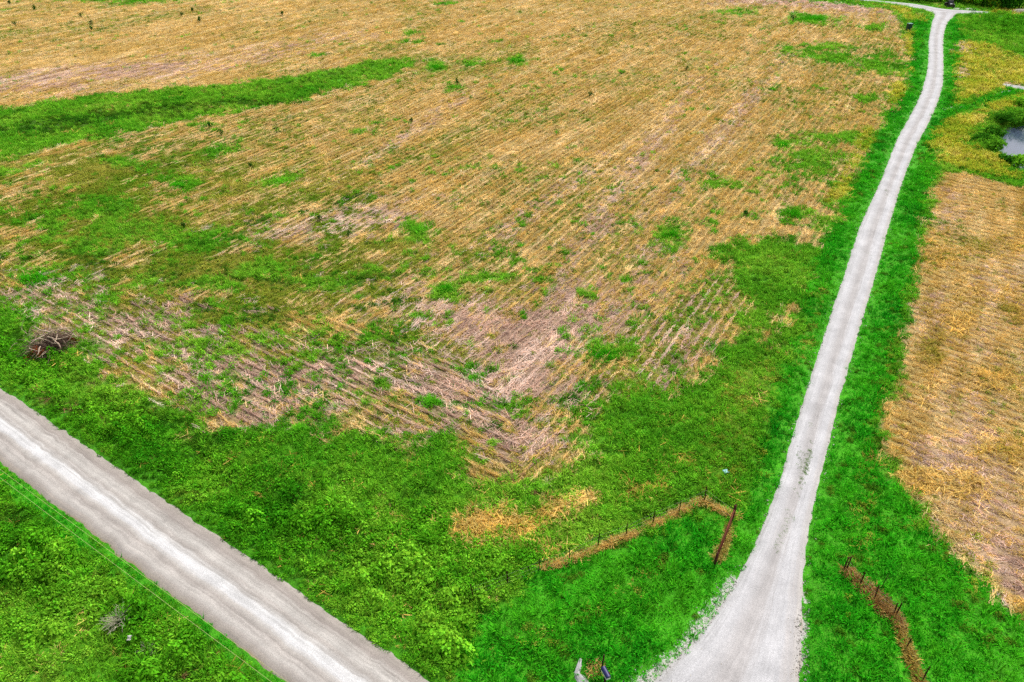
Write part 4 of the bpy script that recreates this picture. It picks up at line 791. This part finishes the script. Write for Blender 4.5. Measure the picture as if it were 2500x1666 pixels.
# dead grey shrub in the roadside weeds
ds = at(287, 1520)
def shrub_fn(bm):
    for _ in range(46):
        a_ = random.uniform(0, 6.28); pts_ = crooked((0, 0, 0), a_, random.uniform(.5, 1.4), random.uniform(.7, 1.25), .02, 5, .16); tube(bm, pts_, .016, .005, n=4)
        for q_ in (2, 3, 4): tube(bm, crooked(pts_[q_], a_ + random.gauss(0, .9), random.uniform(.1, 1.1), random.uniform(.2, .5), .01, 3, .2), .008, .004, n=3)
dsh = thing('dead_shrub', 'bare grey dead shrub among the green weeds below the road', 'shrub', ds)
obj('twigs', bmesh_of('twigs', shrub_fn, plain('grey_dead_wood', lin(178, 172, 150), .9, .1, .25, 9)), dsh)
ds2 = at(366, 1590)
d2_ = thing('dead_shrub', 'small pale dry shrub near the bottom edge in the roadside weeds', 'shrub', ds2); o = obj('twigs', dsh.children[0].data, d2_); o.scale = (.6, .6, .55); o.rotation_euler.z = 2
# scrap of white plastic
def scrap(bm):
    bmesh.ops.create_grid(bm, x_segments=5, y_segments=8, size=.5)
    for v_ in bm.verts: v_.co = Vector((v_.co.x * .2 + random.gauss(0, .012), v_.co.y * .4 + random.gauss(0, .012), .42 + .07 * math.sin(v_.co.y * 9) + random.gauss(0, .015)))
    bmesh.ops.solidify(bm, geom=list(bm.faces), thickness=.01)
tag(obj('plastic_scrap', bmesh_of('plastic_scrap', scrap, plain('dirty_white_plastic', (.42, .42, .39), .5, .3, .15, 8)), None, at(320, 1566)), 'crumpled white plastic scrap lying in the roadside weeds', 'litter')

# pale boulder at the edge of the far wood
bl = at(2489, 31)
def boulder(bm):
    r = bmesh.ops.create_icosphere(bm, subdivisions=3, radius=1)
    for v_ in r['verts']:
        n_ = 1 + .25 * (vnoise(np.array([v_.co.x * 1.7 + 5]), np.array([v_.co.y * 1.7 + v_.co.z * 2]), 3)[0] - .5); v_.co = Vector((v_.co.x * 1.9 * n_, v_.co.y * 1.1 * n_, v_.co.z * .9 * n_))
tag(obj('boulder', bmesh_of('boulder', boulder, plain('pale_stone', lin(190, 182, 160), .95, .1, .25, 2, bump=.5), True), None, bl), 'pale rounded boulder at the foot of the far trees on the right edge', 'boulder')

# ------------------------------------------------------------------ tall grass clumps that stand alone in the field
def clump_mesh(name, rx, ry, n, rgb, tall):
    mb = MB()
    for _ in range(n):
        a_ = random.uniform(0, 6.28); r_ = math.sqrt(random.random()); r_ *= .75 + .35 * math.sin(a_ * 3 + n) ; x_, y_ = rx * r_ * math.cos(a_), ry * r_ * math.sin(a_)
        h_ = tall * (1.05 - .45 * r_ * r_) * random.uniform(.7, 1.2)
        for _ in range(4): blade(mb, (x_ + random.gauss(0, .1), y_ + random.gauss(0, .1), -.05), random.uniform(0, 6.28), h_ * random.uniform(.7, 1.2), random.uniform(.03, .06), abs(random.gauss(.4, .25)), sh(.6, 1.35))
    return mb.mesh(name, leaf_mat(name + '_green', False, rgb))
CL = [(965, 527, 27, 15, 'round clump of tall green grass near the pale strip in the middle of the field'), (1025, 663, 27, 17, 'bright green grass clump just above the pinkish residue in the field'), (1543, 540, 27, 15, 'lone green grass clump in the right half of the golden stubble'),
      (1385, 812, 55, 26, 'large bushy green grass clump below the drilled rows near the field corner'), (1190, 140, 32, 6, 'flat green grass clump right of the far green swale'), (1000, 155, 24, 8, 'dark green grass clump at the right tip of the far green swale'), (1870, 43, 44, 9, 'far green grass clump beside a dark shrub near the top right field edge'),
      (415, 425, 34, 11, 'green grass clump left of centre below the swale'), (650, 415, 36, 12, 'slanting green grass clump between the swale and the pale strip'), (75, 635, 60, 20, 'wide green clump at the left edge above the brush pile'), (1820, 490, 30, 15, 'green grass clump against the yellow fringe left of the lane'), (1798, 332, 17, 9, 'small dark green clump beside the longer green streak near the lane'),
      (990, 926, 22, 13, 'pale green leafy clump at the lower tip of the residue'), (688, 985, 22, 14, 'spiky light green clump at the lower field edge above the road verge'), (988, 1235, 14, 26, 'tall pale green weed standing up from the verge below the dry patch')]
for x_, y_, rx, ry, lb in CL:
    c = D(x_, y_ + ry * .4); wx = np.linalg.norm(D(x_ + rx, y_) - D(x_ - rx, y_)) / 2; wy = min(wx * 1.1, np.linalg.norm(D(x_, y_ + ry) - D(x_, y_ - ry)) / 2 * .8)
    tl = .55 * (1 + .0035 * c[1]); n_ = int(min(420, 70 + wx * wy * 22))
    rgb = lin(66, 172, 20) * random.uniform(.85, 1.1) if 'pale' not in lb and 'light' not in lb else lin(110, 196, 40)
    me = clump_mesh('grass_clump', wx, wy, n_, rgb, tl * (1.6 if 'tall pale' in lb else 1))
    tag(obj('grass_clump', me, None, (c[0], c[1], H1(*c))), lb, 'grass clump', 'grass clumps standing alone in the field')

# small dark weeds dotted over the stubble
def bush_mesh(name, n, R, h, ll, mat, lo=.45):
    mb = MB()
    lobes = [(random.gauss(0, R * .42), random.gauss(0, R * .42), h * random.uniform(lo, .75), R * random.uniform(.4, .65)) for _ in range(9 if lo > .3 else 14)]
    for _ in range(n):
        lx, ly, lz, lr = random.choice(lobes); d = Vector((random.gauss(0, 1), random.gauss(0, 1), random.gauss(.25, 1))).normalized(); rr = lr * random.uniform(.6, 1.08)
        p = Vector((lx, ly, lz)) + Vector((d.x * rr, d.y * rr, d.z * rr * h / (R * 2)))
        if p.z < .03: p.z = random.uniform(.03, h * .3)
        leaf(mb, p, d + Vector((random.gauss(0, .4), random.gauss(0, .4), random.gauss(.3, .4))), ll * random.uniform(.6, 1.4), ll * random.uniform(.4, .8), sh(.55, 1.4))
    return mb.mesh(name, mat)
M_DW = leaf_mat('dark_weed_green', False, lin(44, 96, 26))
wv = [bush_mesh('leaves', 70, .3, .75, .16, M_DW) for _ in range(3)]
stem_me = bmesh_of('stem', lambda bm: [tube(bm, crooked((0, 0, -.05), random.uniform(0, 6.28), random.uniform(1.1, 1.5), .5, .02, 3, .1), .02, .01, n=4) for _ in range(4)], plain('weed_stem', lin(70, 90, 40)))
TL = [(85, 40, 'in the top left corner of the field'), (293, 90, 'just right of the one in the top left corner'), (130, 210, 'near the left edge above the pinkish strip'), (752, 245, 'lower one of a close pair above the swale'), (752, 208, 'upper one of a close pair above the swale'), (1495, 140, 'below the far green strip at the top'), (1590, 103, 'right end of the row of three under the top edge'),
      (1640, 188, 'above the right half of the swale, alone'), (667, 143, 'left of the pair above the swale'), (2325, 133, 'high up left of the centre of the top edge'), (1725, 1055, 'touching the lower edge of the green swale'), (1820, 1115, 'just below the lower edge of the swale'), (2070, 1370, 'in the olive ground under the swale')]
DW = [(a_ / 3.361, b_ / 3.361, c_) for a_, b_, c_ in TL] + [(1676, 172, 'in the upper right stubble between the row lines'), (1935, 51, None), (452, 555, 'in the olive ground left of the pale strip'), (780, 540, 'on the pale strip of residue'), (852, 578, 'below the pale strip of residue'), (1005, 300, 'right below the tip of the swale'), (1117, 205, 'right of the two flat green clumps'), (1440, 240, 'in the middle of the upper stubble'), (1815, 530, 'above the lone clump in the right half')]
for k, (px, py, lb) in enumerate(DW):
    p = at(px, py + 2); big = lb is None
    t_ = thing('dark_weed', 'small dark green weed ' + lb if not big else 'dark shrubby weed at the left end of a far green clump', 'weed', p, random.uniform(0, 6), 'dark weeds dotted across the field')
    s_ = (.8 + p.y * .005) * random.uniform(.8, 1.15) * (1.5 if big else 1); t_.scale = (s_, s_, s_ * 1.05)
    obj('leaves', wv[k % 3], t_); obj('stem', stem_me, t_)

# ------------------------------------------------------------------ bushes round the pond
M_B1 = leaf_mat('pond_bush_green', False, lin(96, 158, 36)); M_B2 = leaf_mat('pond_bush_dark_green', False, lin(62, 124, 26)); M_B3 = leaf_mat('pond_bush_light_green', False, lin(128, 190, 44))
M_BARK = plain('bush_bark', lin(84, 66, 50), .95, .1, .3, 6)
def wood(name, h, n, sp): return bmesh_of(name, lambda bm: [tube(bm, crooked((random.gauss(0, .08), random.gauss(0, .08), -.2), random.uniform(0, 6.28), random.uniform(1.0, 1.5), h, .05, 5, sp), .05, .015, n=5) for _ in range(n)], M_BARK)
BU = [(2424, 328, 1.6, 2.0, 1, 'dark rounded bush on the left bank of the pond'), (2416, 362, 1.6, 1.7, 0, 'olive green bush at the lower left bank of the pond'), (2482, 292, 2.2, 2.0, 0, 'broad bush above the pond at the right edge'), (2440, 296, 1.5, 1.8, 1, 'dark bush upper left of the pond'), (2482, 394, 1.7, 1.9, 2, 'light green bush in front of the pond water'),
      (2455, 392, 1.1, 1.2, 1, 'small bush between the two larger ones below the pond'), (2392, 348, 1.1, 1.1, 1, 'low dark bush farthest left of the pond'), (2496, 262, 1.5, 1.5, 2, 'light bush highest up the bank at the right edge'), (2405, 335, .9, 1.0, 1, 'small dark shrub left of the pond bushes')]
for px, py, r_, h_, mk, lb in BU:
    p = at(px, py); p.z = max(p.z, -.8)
    t_ = thing('pond_bush', lb, 'bush', p, 0, 'bushes around the pond')
    obj('foliage', bush_mesh('foliage', int(520 * r_), r_, h_, .34, [M_B1, M_B2, M_B3][mk], .25), t_); obj('stems', wood('stems', h_ * .7, 6, .15), t_)

# ------------------------------------------------------------------ trees of the far wood
M_T = [leaf_mat('far_tree_green', False, lin(92, 164, 28)), leaf_mat('far_tree_dark_green', False, lin(58, 128, 26)), leaf_mat('far_tree_olive', False, lin(138, 168, 34))]
TR = [(2236, 1, 2.6, 3.2, 1, 'left-most low dark tree at the end of the far wood'), (2262, 2, 2.8, 4.0, 0, 'green tree behind the dark vehicle on its left'), (2286, 2, 2.4, 4.2, 1, 'dark tree close left of the dark vehicle'), (2330, 3, 2.8, 4.8, 0, 'green tree just behind the dark vehicle'), (2352, 5, 2.2, 3.8, 1, 'dark gap-filling tree right of the vehicle'), (2376, 10, 3.0, 4.2, 2, 'olive tree right of the far junction'),
      (2402, 14, 2.6, 4.4, 0, 'mid green tree above the end of the side track'), (2428, 17, 2.8, 4.6, 2, 'olive green tree left of the big dark one'), (2458, 21, 3.4, 6.0, 1, 'big dark green tree at the front of the far wood'), (2486, 23, 2.8, 6.0, 1, 'dark tree at the top right corner behind the boulder'), (2520, 26, 3.4, 6.5, 0, 'green tree cut by the right edge of the picture'), (2300, -12, 3.6, 7, 0, 'tall tree deep in the wood behind the vehicle'), (2360, -10, 3.6, 7, 1, 'tall dark tree deep in the wood right of the vehicle'), (2420, -4, 3.6, 7, 0, 'tall green tree deep in the wood behind the olive tree'), (2470, -2, 3.6, 7.5, 1, 'tall dark tree deep in the wood near the corner')]
for px, py, r_, h_, mk, lb in TR:
    p = at(px, py); p.z = 0
    t_ = thing('far_tree', lb, 'tree', p, 0, 'trees of the far wood')
    obj('crown', bush_mesh('crown', int(420 * r_), r_, h_, .62, M_T[mk], .12), t_)
    obj('trunk', bmesh_of('trunk', lambda bm: (tube(bm, [(0, 0, -.3), (.08, .03, h_ * .35), (.02, .1, h_ * .75)], .2, .07, n=8), tube(bm, [(.06, .03, h_ * .3), (r_ * .4, .2, h_ * .6)], .08, .03, n=6), tube(bm, [(.05, .03, h_ * .35), (-r_ * .4, -.2, h_ * .62)], .08, .03, n=6)), M_BARK), t_)
